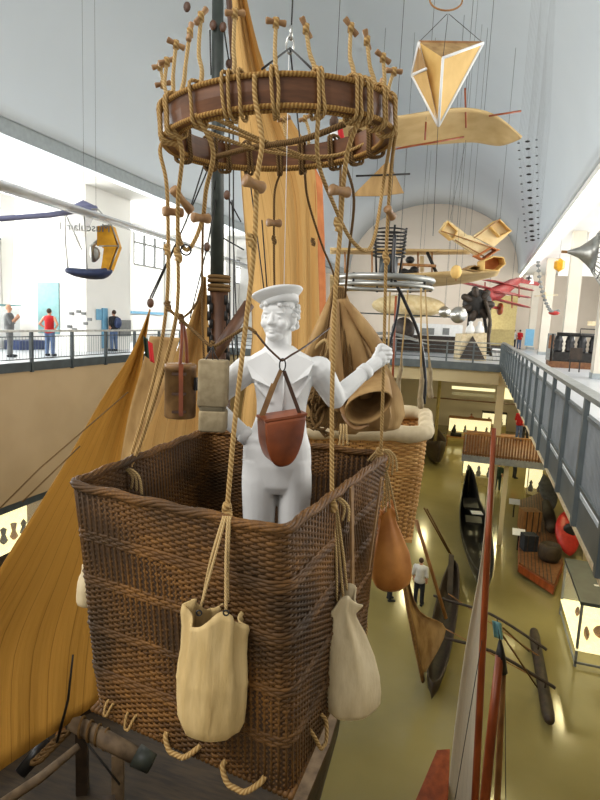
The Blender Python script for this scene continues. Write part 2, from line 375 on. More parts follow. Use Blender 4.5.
# right gallery
struct('floor_right_gallery', MB().bb((1.15, Y0, -.29), (11.2, YE, 0)), 'gfloor')
struct('trim_4', MB().bb((1.12, Y0, -.29), (1.15, 28.6, .03)), 'steel')
struct('trim_5', MB().bb((1.10, Y0, -.33), (1.5, 28.6, -.29)), 'pad')
struct('wall_right', MB().bb((11.2, Y0, -.3), (11.4, YE, 8)), 'wall')
struct('wall_right_lower', MB().bb((5.6, Y0, ZF), (5.9, YE, -.3)), 'cream')
struct('ceiling_right_gallery', MB().bb((XR+.3, Y0, ZS+.3), (11.4, YE, ZS+.5)), 'wall')
for k, (y, w) in enumerate(((23.4, .6), (32.6, .6), (44.4, .6), (55, .6))):
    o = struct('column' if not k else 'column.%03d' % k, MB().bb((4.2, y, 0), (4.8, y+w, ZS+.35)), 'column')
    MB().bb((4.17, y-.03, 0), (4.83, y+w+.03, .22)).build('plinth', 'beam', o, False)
for k, y in enumerate((23.4, 33.2, 44.4)):
    struct('beam_right.%03d' % k if k else 'beam_right', MB().bb((5, y, ZS-.9), (11.2, y+.5, ZS+.3)), 'wall')
for k in range(4):
    y = 12+k*11.5
    o = tag(MB().bb((XR+.02, y, ZS+.08), (XR+.12, y+11.2, ZS+.16)).build('strip_light', 'lampw', smooth=False),
        'long white strip light along the right edge of the vault', 'light', 'strip lights along the vault edge')
# far deck at gallery level, its beam and pillars
struct('floor_far_deck', MB().bb((XL, 28.8, -.35), (1.15, YE, 0)), 'gfloor')
struct('trim_6', MB().bb((XL, 28.7, -.36), (1.1, 28.82, .02)), 'steel')
struct('beam_deck', MB().bb((XL, 28.95, -1.0), (1.1, 29.5, -.35)), 'cream')
struct('floor_near_deck', MB().bb((XL, -6, -.4), (11, .55, 0)), 'gfloor')
struct('wall_near_lower', MB().bb((-20, .6, ZF), (12, .9, -.05)), 'cream')  # unseen wall, added to keep ambient light out of the lower hall
struct('wall_pillar', MB().bb((1.06, 29.1, ZF), (1.42, 29.5, -.35)), 'cream')
# railings ------------------------------------------------------------
r = thing('gallery_railing', 'grey steel railing with mesh panels along the right gallery edge', 'railing', (1.12, 15, 0))
mb = MB(); mb.bb((1.07, Y0, 1.05), (1.22, 28.6, 1.10)); mb.build('handrail', 'railtop', r, False)
mb = MB()
for z in (.86, .14): mb.bb((1.1, Y0, z-.02), (1.15, 28.6, z+.02))
mb.build('rail', 'steel', r, False)
mb = MB(); y = Y0
while y < 28.6:
    mb.bb((1.125, y, .16), (1.135, y+.02, .84)); y += .06
o = mb.build('bars', 'mesh', r, False); o['kind'] = 'stuff'
yy = [2.4+1.28*k for k in range(21)]
for y in yy: MB().bb((1.07, y-.045, -.29), (1.12, y+.045, 1.06)).build('post', 'steel', r, False)
r = thing('gallery_railing', 'thin dark railing along the left gallery in front of three visitors', 'railing', (XL+.1, 15, 0))
MB().bb((XL+.02, Y0, .96), (XL+.12, 28.6, 1.03)).build('handrail', 'alu', r, False)
mb = MB()
for z in (.82, .12): mb.bb((XL+.05, Y0, z-.015), (XL+.09, 28.6, z+.015))
mb.build('rail', 'steeld', r, False)
mb = MB(); y = Y0
while y < 28.6:
    mb.bb((XL+.06, y, .12), (XL+.07, y+.007, .82)); y += .13
o = mb.build('bars', 'steel', r, False); o['kind'] = 'stuff'
for k in range(14): MB().bb((XL+.0, 3.2+k*1.86-.04, -.3), (XL+.1, 3.2+k*1.86+.04, 1.0)).build('post', 'steeld', r, False)
r = thing('deck_railing', 'grey railing across the far deck above the lit lower hall', 'railing', (-6, 28.85, 0))
MB().bb((XL, 28.78, .98), (1.1, 28.88, 1.04)).build('handrail', 'alu', r, False)
mb = MB()
for z in (.8, .6, .4, .2): mb.bb((XL, 28.82, z-.02), (1.1, 28.85, z+.02))
mb.build('rail', 'steel', r, False)
for k in range(12): MB().bb((XL+.6+k*1.27-.04, 28.78, 0), (XL+.6+k*1.27+.04, 28.86, 1.0)).build('post', 'steel', r, False)
# ------------------------------------------------------------------ wicker baskets
def rr(corners, r, n=9):
    c = [np.array(p[:2], float) for p in corners]; out = []
    for i in range(len(c)):
        p, a, b = c[i], c[i-1], c[(i+1) % len(c)]
        da = _n(a-p); db = _n(b-p); p0 = p+da*r; p1 = p+db*r
        for k in range(n):
            t = k/(n-1); out.append((1-t)**2*p0+2*t*(1-t)*p+t*t*p1)
    return np.array(out)
def resamp(P, N):
    Q = np.vstack([P, P[:1]]); d = np.concatenate([[0], np.cumsum(np.linalg.norm(np.diff(Q, axis=0), axis=1))])
    t = np.arange(N)/N*d[-1]; return np.stack([np.interp(t, d, Q[:, 0]), np.interp(t, d, Q[:, 1])], 1), d[-1]
def weave(name, top, bot, zt, zb, rad, m, parent, pitch=.0112, stake=.030, sub=4, amp=.0048, bands=()):
    _, L = resamp(rr(top, rad), 400); ns = int(L/stake)//2*2+1; N = ns*sub; rows = int((zt-zb)/pitch)
    u = np.arange(N)/N; vs, fs, uvs = [], [], []
    PT, _ = resamp(rr(top, rad), N); PB, _ = resamp(rr(bot, rad), N)
    cx = [(1, 0), (.5, .85), (-.5, .85), (-1, 0), (-.5, -.85), (.5, -.85)]; K = 6; base = 0
    rowid = rng.random(rows)*8
    for i in range(rows):
        t = (i+.5)/rows; z = zb+(zt-zb)*t; P = PB*(1-t)+PT*t
        T = np.roll(P, -1, 0)-np.roll(P, 1, 0); T /= np.linalg.norm(T, axis=1)[:, None]; Nn = np.stack([T[:, 1], -T[:, 0]], 1)
        zone = .5+.5*math.sin(i*.16+2*math.sin(i*.05))
        A = amp*(.92+.16*zone); rn = .0046; rz = pitch*.66; ex = 0.
        if any(abs(z-b) < .021 for b in bands): A = amp*.6; rn = .0075; ex = .004
        wob = .0011*np.sin(u*2*PI*17+i*.13)+.0007*np.sin(u*2*PI*41+i*.9)
        off = A*np.cos(PI*ns*u+PI*i)+ex+.006*np.sin(u*2*PI*3+z*5)
        zz = z+wob+rng.normal(0, .0006)
        for a, b in cx:
            p = P+Nn*(off+a*rn)[:, None]; vs.append(np.column_stack([p, zz+b*rz]))
        k = np.arange(N); k2 = (k+1) % N
        for c in range(K):
            c2 = (c+1) % K
            fs.append(np.column_stack([base+c*N+k, base+c*N+k2, base+c2*N+k2, base+c2*N+k]))
            uu = u*L; u2 = uu+L/N; vv = np.full(N, rowid[i]); uvs.append(np.stack([uu, vv, u2, vv, u2, vv, uu, vv], 1))
        base += K*N
    V_ = np.vstack(vs)-np.array(ORG[parent]); F_ = np.vstack(fs).astype(np.int32); UV_ = np.vstack(uvs).astype(np.float32)
    me = bpy.data.meshes.new(name); me.vertices.add(len(V_)); me.vertices.foreach_set('co', V_.astype(np.float32).ravel())
    me.loops.add(F_.size); me.loops.foreach_set('vertex_index', F_.ravel()); me.polygons.add(len(F_))
    me.polygons.foreach_set('loop_start', np.arange(len(F_), dtype=np.int32)*4); me.polygons.foreach_set('use_smooth', np.ones(len(F_), bool))
    me.update(); me.validate(); ul = me.uv_layers.new(name='UVMap'); ul.data.foreach_set('uv', UV_.ravel())
    me.materials.append(M[m]); o = bpy.data.objects.new(name, me); COL.objects.link(o); o.parent = parent; ORG[o] = ORG[parent]
    LT, _ = resamp(rr(top, rad), 120); LB, _ = resamp(rr(bot, rad), 120)
    mb = MB(); mb.loft([[(q[0], q[1], z) for q in Q] for Q, z in ((LB, zb), (LT, zt))], False); mb.build('core', 'lining' if m == 'wick' else 'lining2', o)
    mb = MB(); S_T, _ = resamp(rr(top, rad), ns); S_B, _ = resamp(rr(bot, rad), ns)
    for k in range(ns):
        pts = []
        for j in range(7):
            t = j/6; p = S_B[k]*(1-t)+S_T[k]*t; pts.append((p[0], p[1], zb+(zt-zb)*t))
        mb.tube(pts, .0062, 5)
    mb.build('stakes', m, o); return o
def braid(top, z, rad, m, parent, name='rim', R=.0125, r=.0082, strands=6, pitch=.36):
    mb = MB(); P, L = resamp(rr(top, rad), 360); turns = round(L/pitch)
    T = np.roll(P, -1, 0)-np.roll(P, 1, 0); T /= np.linalg.norm(T, axis=1)[:, None]; Nn = np.stack([T[:, 1], -T[:, 0]], 1)
    for s in range(strands):
        pts = []
        for i in range(360):
            a = 2*PI*(turns*i/360+s/strands); o = P[i]+Nn[i]*math.cos(a)*R
            pts.append((o[0], o[1], z+math.sin(a)*R*.9+.004*math.sin(i*.35)))
        mb.tube(pts, r, 6, closed=True)
    return mb.build(name, m, parent)
TOP = [(-1.545, 1.835), (-.57, 1.70), (-.42, 2.97), (-1.57, 3.10)]
BOT = [(-1.445, 1.87), (-.51, 1.73), (-.46, 2.93), (-1.50, 3.04)]
ZT, ZB = .985, .0
bk = thing('balloon_basket', 'brown wicker balloon basket in the foreground carrying the white statue', 'basket', (-1.0, 2.4, -.03))
wk = weave('wicker_wall', TOP, BOT, ZT, ZB, .07, 'wick', bk, bands=(.19, .39, .60, .79))
braid(TOP, ZT+.012, .07, 'wick', bk)
mb = MB()
for i in range(46): mb.tube([(-1.46+.95*i/45, 1.86-.13*i/45, -.012), (-1.48+1.0*i/45, 3.05-.13*i/45, -.012)], .012, 6)
mb.build('bottom', 'wick', bk)
def loop(parent, p, q, drop, m='rope', r=.011, name='rope_loop', out=(0, 0, 0)):
    p, q, o = Vector(p), Vector(q), Vector(out); mid = (p+q)/2
    MB().tube(sm([p-o*.3, p+o*.5+V(0, 0, -drop*.3), p.lerp(q, .25)+o+V(0, 0, -drop), mid+o+V(0, 0, -drop*1.1), p.lerp(q, .75)+o+V(0, 0, -drop), q+o*.5+V(0, 0, -drop*.3), q-o*.3], 5), r, 7).build(name, m, parent)
FO = V(-.02, -.03, 0)
loop(bk, (-1.36, 1.855, .08), (-1.33, 1.85, .08), .06, r=.006, out=FO); loop(bk, (-1.25, 1.84, .07), (-1.21, 1.835, .07), .07, r=.006, out=FO)
loop(bk, (-1.05, 1.81, .05), (-.90, 1.79, .05), .06, out=FO); loop(bk, (-.78, 1.77, .03), (-.62, 1.74, .03), .06, out=FO)
for y in (1.95, 2.35, 2.8): loop(bk, (-.50, y, .1), (-.48, y+.1, .1), .09, r=.008, out=V(.03, 0, 0))
MB().beam((-.47, 2.31, 1.0), (-.435, 2.32, .45), .05, .008, (1, 0, 0)).build('side_strap', 'strap', bk, False)
MB().beam((-.39, 2.62, .97), (-.42, 2.60, .5), .04, .008, (1, 0, 0)).build('side_strap', 'strap', bk, False)
# second basket
b2 = thing('balloon_basket', 'honey coloured wicker basket with padded rim hanging behind the foreground basket', 'basket', (-1.0, 5.2, -.2))
c = at(428, 436, 4.95); T2 = [(c.x-1.25, c.y-.62), (c.x, c.y-.22), (c.x-.12, c.y+1.02), (c.x-1.4, c.y+.6)]
k0 = Vector((T2[0][0]+T2[2][0], T2[0][1]+T2[2][1], 0))/2
Z2 = c.z
B2 = [tuple(np.array((k0.x, k0.y))*.08+np.array(p)*.92) for p in T2]
weave('wicker_wall', T2, B2, Z2, Z2-.95, .16, 'wick2', b2, pitch=.02, stake=.06, sub=3, amp=.009, bands=(Z2-.3, Z2-.62))
P_, _ = resamp(rr(T2, .16), 90); MB().tube([(p[0], p[1], Z2+.05+.006*math.sin(i*1.3)) for i, p in enumerate(P_)], [.072+.005*math.sin(i*.9) for i in range(90)], 10, closed=True).build('padded_rim', 'pad', b2)
MB().prism([(p[0], p[1], Z2-.95) for p in B2], (0, 0, .03)).build('bottom', 'wick2', b2, False)
# ------------------------------------------------------------------ hoop
pF, pB, pL, pR = at(272, 92.5, 2.125), at(284, 158, 3.075), at(162, 128, 2.6), at(392, 120, 2.6)
HC = (pF+pB)/2; HV = (pB-pF); HR = HV.length/2; HV = HV.normalized(); HU = (pR-pL); HU = (HU-HV*HU.dot(HV)).normalized(); HN = HU.cross(HV).normalized()
if HN.z < 0: HN = -HN
HH, HT = .052, .022
def hp(a, r=0., z=0.): return HC+(HU*math.cos(a)+HV*math.sin(a))*(HR+r)+HN*z
hoop = thing('load_ring', 'brown wooden load ring bound with rope above the basket', 'hoop', HC)
N = 72
MB().loft([[hp(2*PI*i/N, a, b) for a, b in ((-HT, -HH), (HT, -HH), (HT+.004, 0), (HT, HH), (-HT, HH))] for i in range(N+1)], False).build('wooden_hoop', 'hoop', hoop, False)
for z in (HH, -HH):
    for rr_ in ((HT+.004, -HT-.002) if z < 0 else (HT+.004,)): MB().tube([hp(2*PI*i/N, rr_, z) for i in range(N)], .0095, 8, closed=True).build('rope_edging', 'rwrap', hoop)
def wrap(a, n=2, r=.0068, m='rope', gap=.019):
    mb = MB()
    for k in range(n):
        aa = a+(k-(n-1)/2)*gap/HR; e = .012; q = [(-HT-e, -HH-.02), (0, -HH-.03), (HT+e+.005, -HH-.015), (HT+e+.006, 0), (HT+e+.005, HH+.015), (0, HH+.026), (-HT-e, HH+.016), (-HT-e, 0)]
        mb.tube(sm([hp(aa+random.uniform(-.008, .008), x, y) for x, y in q], 3, True), r, 7, closed=True)
    mb.build('rope_lashing', m, hoop)
def ang(px, back=False):
    a = math.acos(max(-1, min(1, (px-277)/116.))); return a if back else -a
for px, n in ((171, 3), (182, 2), (209, 1), (240, 2), (251, 1), (280, 2), (316, 2), (348, 2), (358, 2), (373, 2), (385, 2)): wrap(ang(px), n)
for px, n in ((166, 2), (190, 2), (205, 2), (232, 2), (271, 2), (300, 2), (340, 2), (365, 2), (385, 2)): wrap(ang(px, True), n, .007, 'roped')
cr = [((180, 120, 2.35), (235, 133, 2.6), (300, 158, 3.0), (355, 152, 2.9)), ((205, 160, 2.95), (250, 148, 2.7), (300, 140, 2.5), (345, 124, 2.4)),
      ((183, 122, 2.3), (260, 150, 2.7), (330, 156, 2.9), (372, 140, 2.8)), ((214, 118, 2.3), (262, 140, 2.6), (322, 163, 3.0))]
for k, q in enumerate(cr): MB().tube(sm([at(*p) for p in q], 6), .008 if k != 1 else .013, 7).build('cross_rope', 'roped' if k == 1 else 'rope', hoop)
# toggle lines standing on the ring
def toggle_mb(c, d, L=.075, r=.011): 
    d = Vector(d).normalized(); c = Vector(c); return MB().tube([c-d*L, c-d*L*.86, c-d*L*.2, c+d*L*.2, c+d*L*.86, c+d*L], [r*1.15, r*1.3, r*.95, r*.95, r*1.3, r*1.15], 10)
UP = [(212, 0, 201, 16, (.55, .9), 'front'), (243, 0, 235, 13, (1, .15), 'front'), (279, 0, 276, 22, (1, .0), 'front'), (315, 0, 306, 28, (.5, -.9), 'front'),
      (349, 0, 351, 27, (.75, -.75), 'front'), (372, 0, 367, 40, (.3, -.9), 'front'), (382, 0, 383, 57, (.9, -.5), 'front'), (391, 0, 394, 71, (1, .05), 'front'),
      (189, 0, 190, 32, (.1, 1), 'front'), (175, 0, 176, 44, (.9, -.3), 'front'), (168, 0, 167, 61, (.9, .4), 'front'), (162, 1, 160, 66, (.8, .3), 'back'),
      (163, 1, 163, 84, (.9, .3), 'back'), (378, 1, 380, 86, (.3, 1), 'back'), (285, 1, 284, 119, (1, .35), 'back'), (309, 1, 305, 118, (.9, .5), 'back')]
where = ['slanting toggle line left of the dark mast', 'toggle line just right of the dark mast', 'upright toggle line nearest the middle of the ring', 'toggle line under the hanging shackle with a tilted peg',
 'tall toggle line with a drooping peg, right front of the ring', 'toggle line right of the tall drooping one', 'third toggle line from the right end of the ring', 'toggle line at the right end of the ring',
 'toggle line with end-on peg, left front of the ring', 'toggle line beside the end-on one at the left', 'outer left front toggle line of the ring', 'outermost left toggle line of the ring',
 'short toggle line behind the left end of the ring', 'short toggle line behind the right end of the ring', 'back toggle line seen under the ring front, centre', 'back toggle line seen under the ring front, right of centre']
for (bx, bkk, tx, ty, d, fb), lab in zip(UP, where):
    a = ang(bx, bool(bkk)); base = hp(a, 0, HH); h = base.dot(FY); top = at(tx, ty, h)
    t = thing('toggle_line', 'pale rope '+lab, 'toggle line', base, 'toggle lines on the load ring')
    mid = base.lerp(top, .5)+RX*random.uniform(-.012, .012)
    MB().tube(sm([hp(a, 0, -.02), base, base.lerp(top, .25)+RX*.004, mid, top], 4), [.0085]*4+[.009]*4+[.0085]*4+[.0075]*4+[.008], 8).build('rope', 'ropel', t)
    toggle_mb(top, RX*d[0]+UZ*d[1]+FY*.25, .036, .0088).build('toggle', 'tog', t)
    MB().tube([top-UZ*.018, top+UZ*.012], .0125, 8).build('knot', 'rope', t)
# suspension ropes
def rope(label, pts, r=.008, m='rope', togs=(), knots=(), group='suspension ropes of the basket', name='suspension_rope', cat='rope', k=6):
    P = [p if isinstance(p, Vector) else at(*p) for p in pts]; base = P[-1]
    t = thing(name, label, cat, base, group); q = sm(P, k); MB().tube(q, r, 8).build('rope', m, t)
    for (px, py, h, dx, dz, L) in togs: toggle_mb(at(px, py, h), RX*dx+UZ*dz+FY*.75, L*.9, .017).build('toggle', 'tog', t)
    for (px, py, h, rk) in knots:
        c = at(px, py, h); MB().tube(sm([c+V(0, 0, -rk*1.8), c+V(rk*.4, 0, -rk*.6), c+V(-rk*.3, 0, .5*rk), c+V(0, 0, 1.8*rk)], 3), rk, 8).build('knot', m, t)
    return t
hF = 1.93
rope('rope in front of the statue, from the ring to the left sandbag tie', [hp(ang(264), .03, .05), hp(ang(264), .04, -.03), (262, 140, 2.06), (257, 180, 2.05), (254, 250, 2.02), (244, 340, 2.0), (234, 430, 1.97), (227, 512, 1.94)], .0095, togs=[(254, 184, 2.03, .9, -.2, .045)], knots=[(227, 512, 1.93, .016), (250, 240, 2.01, .013)])
rope('rope right of the statue, from the ring to the right sandbag tie', [hp(ang(352), .03, -.05), (348, 150, 2.28), (343, 190, 2.3), (340, 235, 2.3), (335, 300, 2.28), (332, 400, 2.25), (332, 502, 2.22)], .0095, togs=[(340, 191, 2.26, 1, .05, .05)], knots=[(332, 503, 2.2, .018), (338, 225, 2.29, .015)])
rope('rope held in the hand of the statue, tied at the right corner', [hp(ang(391, False), .03, -.05), (391, 170, 2.85), (388, 215, 2.9), (386, 262, 2.93), (384, 350, 2.95), (381, 452, 2.93)], .0085, togs=[(390, 213, 2.86, .6, -.5, .04)], knots=[(386, 258, 2.93, .016), (380, 455, 2.93, .02)])
rope('slack looped rope hanging on the right of the ring', [hp(ang(315), .03, -.05), (318, 160, 2.2), (334, 205, 2.4), (350, 238, 2.55), (366, 251, 2.65), (375, 235, 2.75), (381, 200, 2.85), (385, 172, 2.85), hp(ang(389), .02, -.05)], .0085)
rope('left outer rope from the ring to the far left corner', [hp(ang(160), .02, 0), (160, 150, 2.58), (166, 180, 2.58), (168, 220, 2.6), (167, 300, 2.65), (156, 370, 2.75), (136, 440, 2.72), (124, 474, 2.65)], .0085, togs=[(182, 200, 2.5, .6, -.7, .07), (173, 212, 2.55, .9, .1, .05)], knots=[(167, 250, 2.6, .013)])
rope('left inner rope beside the outer one, from ring to left rim', [hp(ang(182), .03, -.04), (182, 150, 2.35), (178, 200, 2.45), (178, 250, 2.5), (177, 310, 2.55), (166, 360, 2.65), (143, 436, 2.68), (127, 474, 2.63)], .0095, 'rope', knots=[(178, 255, 2.5, .016)])
rope('left looped rope swinging back beside the dark mast', [hp(ang(210), .03, -.04), (213, 150, 2.25), (206, 190, 2.4), (203, 217, 2.5), (195, 240, 2.5), (187, 250, 2.5), (181, 243, 2.5), (177, 228, 2.48)], .009, togs=[(201, 218, 2.46, .9, .1, .045)])
rope('thin rope falling behind the looped one to the leather drum', [(203, 217, 2.7), (202, 300, 2.75), (204, 360, 2.75), (207, 425, 2.9)], .006, 'roped')
rope('thin toggled rope in front of the tall sail', [hp(ang(274, True), .0, -.06), (275, 190, 3.1), (274, 225, 3.1), (274, 262, 3.12), (274, 300, 3.12), (268, 345, 2.95)], .006, 'roped', togs=[(274, 223, 3.08, 1, .1, .045)], knots=[(274, 240, 3.1, .012)])
rope('dark rope slanting from the ring to the canvas bundle', [hp(ang(303, True), 0, -.06), (308, 200, 3.3), (322, 245, 3.5), (333, 272, 3.8), (340, 300, 4.2)], .007, 'roped', knots=[(313, 242, 3.3, .012)])
rope('pair-less dark rope dropping behind the right ring to the canvas'.replace('pair-less ', ''), [hp(ang(352, True), 0, -.06), (354, 200, 3.2), (348, 260, 3.5), (345, 300, 4.0)], .008, 'roped')
rope('horizontal webbing rope joining the left ropes and the satchel hook', [(165, 303, 2.64), (172, 312, 2.6), (180, 319, 2.6), (196, 333, 2.55), (212, 346, 2.5), (228, 338, 2.45), (246, 328, 2.4), (256, 333, 2.38)], .0075, 'roped', knots=[(168, 306, 2.62, .013), (181, 319, 2.6, .013), (213, 346, 2.5, .012)])
rope('short rope from the left looped rope to the webbing', [(202, 285, 2.6), (198, 300, 2.6), (190, 312, 2.6), (181, 319, 2.6)], .006, 'roped')
# iron ring on the left loop
tag(MB().tube([at(186, 250, 2.49)+(RX*math.cos(a)+UZ*math.sin(a))*.022 for a in [2*PI*i/16 for i in range(16)]], .004, 6, closed=True).build('iron_ring', 'iron'), 'small dark iron ring on the left looped rope', 'ring')
# rim ties with loose ends
def tie(lab, px, py, h, n=4, L=.12, out=None):
    t = thing('rope_tie', lab, 'rope', at(px, py, h), 'rope ties on the basket rim')
    for k in range(n):
        c = at(px, py, h)+RX*(k-(n-1)/2)*.016; o = out or -FY
        MB().tube(sm([c-o*.06+V(0, 0, -.02), c+V(0, 0, .045), c+o*.055+V(0, 0, .01), c+o*.06+RX*.01*(k-1)+V(0, 0, -L*random.uniform(.6, 1))], 5), .006, 6).build('cord', 'ropel', t)
tie('pale cords over the near rim holding the left sandbag', 227, 515, 1.98, 2, .07)
tie('pale cords over the near rim holding the right sandbag', 333, 508, 2.26, 2, .08, RX)
tie('pale cords at the right corner of the rim above the leather bag', 382, 458, 2.96, 3, .1, RX)
tie('pale cord over the left rim below the two left ropes', 124, 478, 2.6, 3, .08, RX)
tie('knotted cord on the inside of the far rim', 343, 432, 3.3, 3, .1)
# ------------------------------------------------------------------ bags
def bag(name, label, top, bot, w, m, gather, nfold=9, depth=.7, cords=(), cordm='ropel', open_mouth=True, prof=None, group='ballast bags on the basket'):
    top, bot = Vector(top), Vector(bot); ax = (bot-top); H = ax.length; ax = ax/H; x = (RX-ax*RX.dot(ax)).normalized(); y = ax.cross(x)
    t = thing(name, label, 'bag', bot, group); mb = MB(); rings = []; n = 72
    prof = prof or [(0, gather*.95), (.05, gather), (.14, gather*.98), (.3, .88), (.42, .95), (.49, .97), (.52, .98), (.56, .98), (.7, 1), (.85, .98), (.94, .86), (.985, .6), (1, .2)]
    for tt, q in prof:
        fold = .10+.42*max(0, 1-tt*1.35)
        ring = []
        for k in range(n):
            a = 2*PI*k/n; f = 1+fold*.42*(1-2*abs(math.sin(nfold*a/2+2)))*(.6+.4*math.sin(2*a+1))+.012*math.sin(5*a+tt*9)+(.018 if .5 < tt < .56 else 0)
            dz = .035*math.sin(3*a+1)*max(0, 1-tt*5)
            ring.append(top+ax*(H*tt+dz*H*2)+(x*math.cos(a)+y*math.sin(a)*depth)*w/2*q*f)
        rings.append(ring)
    mb.loft(rings, False); n0 = len(mb.v); last = rings[-1]; mb.add(last, [tuple(range(n))])
    bd = mb.build('bag_body', m, t)
    so = bd.modifiers.new('s', 'SOLIDIFY'); so.thickness = .006
    so.offset = -1
    for q in cords: MB().tube(sm([p if isinstance(p, Vector) else at(*p) for p in q], 5), .0055, 6).build('cord', cordm, t)
    return t, top, bot, x, y, ax
h1 = 1.93
t, *_ = bag('sandbag', 'cream canvas sandbag hanging on the front face of the basket', at(216, 611, h1-.09), at(211, 733, h1-.07), .246, 'canvas', .86, cords=[((226, 516, h1-.06), (214, 560, h1-.12), (201, 606, h1-.16)), ((228, 516, h1-.06), (226, 560, h1-.12), (226, 612, h1-.17)), ((224, 516, h1-.06), (211, 560, h1-.11), (203, 600, h1-.1)), ((230, 516, h1-.06), (228, 560, h1-.11), (228, 602, h1-.1))])
for px in (199, 226):
    c = at(px, 613, h1-.205); MB().tube([c+(RX*math.cos(a)+UZ*math.sin(a))*.009 for a in [2*PI*i/10 for i in range(10)]], .003, 5, closed=True).build('eyelet', 'iron', t)
MB().beam(at(214, 672, h1-.185), at(209, 730, h1-.16), .004, .003, tuple(FY)).build('seam', 'canvas', t, False)
h2 = 2.26
bag('sandbag', 'paler cream sandbag hanging tilted on the right face of the basket', at(339, 598, h2+.0), at(353, 711, h2+.0), .265, 'canvasw', .42, 7, .75, [((332, 508, h2), (336, 550, h2-.02), (337, 602, h2-.01)), ((335, 508, h2), (340, 560, h2), (344, 606, h2)), ((337, 508, h2), (344, 560, h2), (347, 590, h2+.02)), ((333, 508, h2), (333, 560, h2), (333, 604, h2))],
    prof=[(0, .66), (.03, .6), (.1, .44), (.16, .46), (.3, .68), (.5, .9), (.68, 1), (.82, 1), (.92, .94), (.975, .78), (1, .4)])
h3 = 2.98
bag('leather_bag', 'tan leather bag hanging at the right corner of the basket', at(386, 508, h3+.05), at(392, 587, h3+.05), .235, 'tanleather', .4, 6, .8, [((380, 458, h3), (386, 480, h3), (386, 512, h3)), ((383, 458, h3), (390, 484, h3), (398, 520, h3)), ((384, 458, h3), (388, 484, h3), (390, 508, h3)), ((381, 458, h3), (383, 484, h3), (383, 506, h3))],
    prof=[(0, .5), (.04, .42), (.1, .36), (.2, .44), (.36, .66), (.55, .9), (.72, 1), (.86, .98), (.95, .86), (1, .62)])
bag('sandbag', 'white sandbag hanging on the far left face, mostly hidden', at(88, 568, 2.45), at(87, 606, 2.45), .1, 'canvasw', .6, 6, .8, [((92, 500, 2.4), (90, 540, 2.45), (88, 570, 2.45))])
# ------------------------------------------------------------------ things hung over the basket
def tofr(c, right, fwd, up): 
    m = Matrix((right, fwd, up)).transposed(); return m
q = thing('instrument_case', 'grey canvas covered box hanging upright left of the statue', 'case', at(211, 433, 2.42))
h = 2.42
def slab(p00, p11, h, dep, r=.008): # rounded box between two pixels at distance h
    a, b = at(*p00, h), at(*p11, h); w = abs((b-a).dot(RX)); hh = abs(a.z-b.z); c = (a+b)/2; rings = []
    mb = MB(); pr = []
    for sx, sy in ((1, 1), (-1, 1), (-1, -1), (1, -1)):
        for k in range(5):
            an = math.atan2(sy, sx)+(k-2)*PI/8; pr.append((sx*(w/2-r*2)+2*r*math.cos(an), sy*(dep/2-r*2)+2*r*math.sin(an)))
    for z, s in ((-hh/2, .93), (-hh/2+r, 1), (hh/2-r, 1), (hh/2, .93)): rings.append([c+RX*x*s+FY*(y*s+dep/2)+UZ*z for x, y in pr])
    return mb.loft(rings)
slab((197.5, 360), (226, 408), h, .1).build('lid', 'case', q); slab((198, 411), (225, 433), h, .1).build('body', 'case', q)
slab((199, 404), (224, 414), h+.004, .09).build('neck_band', 'caseband', q)
mb = MB()
for px in (205, 213, 219):
    mb.tube(sm([at(px, 361, h+.05), at(212+(px-212)*.4, 354, h+.05), at(213, 346, h+.06)], 3), .0025, 5)
mb.build('chain', 'iron', q)
q = thing('leather_drum', 'round brown leather case on an orange strap left of the grey box', 'case', at(180, 417, 2.55))
c = at(180, 417, 2.62); H = (at(180, 365, 2.62)-c).length; R_ = 16*2.55/F
MB().lathe(c, [(R_*.94, 0), (R_, .006), (R_, H-.02), (R_*1.02, H-.02), (R_*1.03, H), (R_*.96, H+.006), (.01, H+.008)], 28).build('body', 'strap', q)
MB().beam(at(181, 416, 2.535), at(181, 364, 2.535), .02, .006, tuple(-FY)).build('strap', 'leather', q, False)
MB().tube(sm([at(180, 366, 2.56), at(182, 340, 2.58), at(182, 321, 2.6), at(186, 340, 2.64), at(187, 366, 2.66)], 5), .008, 6).build('hanging_strap', 'leather', q)
for yy in (374, 394, 412): MB().beam(at(172, yy, 2.54), at(186, yy, 2.535), .008, .012).build('buckle_strap', 'leatherd', q, False)
MB().box(at(196.5, 384, 2.6), (.012, .03, .06)).build('clasp', 'iron', q, False)
# satchel
hs = 2.33
q = thing('leather_satchel', 'brown leather satchel hanging on straps in front of the statue', 'bag', at(280, 469, hs))
a, b = at(264.5, 421, hs), at(307.5, 417, hs); w = (b-a).length; ux = (b-a).normalized(); ux2 = (ux*.93+FY*.36).normalized(); dn = -UZ; H = (at(280, 469, hs)-at(280, 419, hs)).length
out = []
for i in range(25):
    u = i/24; s = -1+2*u; z = (1-abs(s)**2.6)**.62*H*.86+.02 if abs(s) < 1 else .0; out.append((s*w/2, max(z, .012)))
poly = [(-w/2, 0)]+out+[(w/2, 0)]; mid = (a+b)/2; uy = ux2.cross(UZ).normalized(); uy = uy if uy.dot(FY) > 0 else -uy
def sp(x, z, y): return mid+ux2*x+dn*z+uy*y
dep = .12
rings = [[sp(x*s, H*.3+(z-H*.3)*s, y) for x, z in poly] for y, s in ((-.006, .93), (0, 1), (.012, 1), (.012, .985), (dep, .985), (dep+.004, .95))]
MB().loft(rings).build('satchel_body', 'leather', q, True)
MB().prism([sp(-w/2-.004, -.002, -.006), sp(w/2+.004, -.002, -.006), sp(w/2+.004, -.002, dep), sp(-w/2-.004, -.002, dep)], (0, 0, .01)).build('lid', 'leather', q, False)
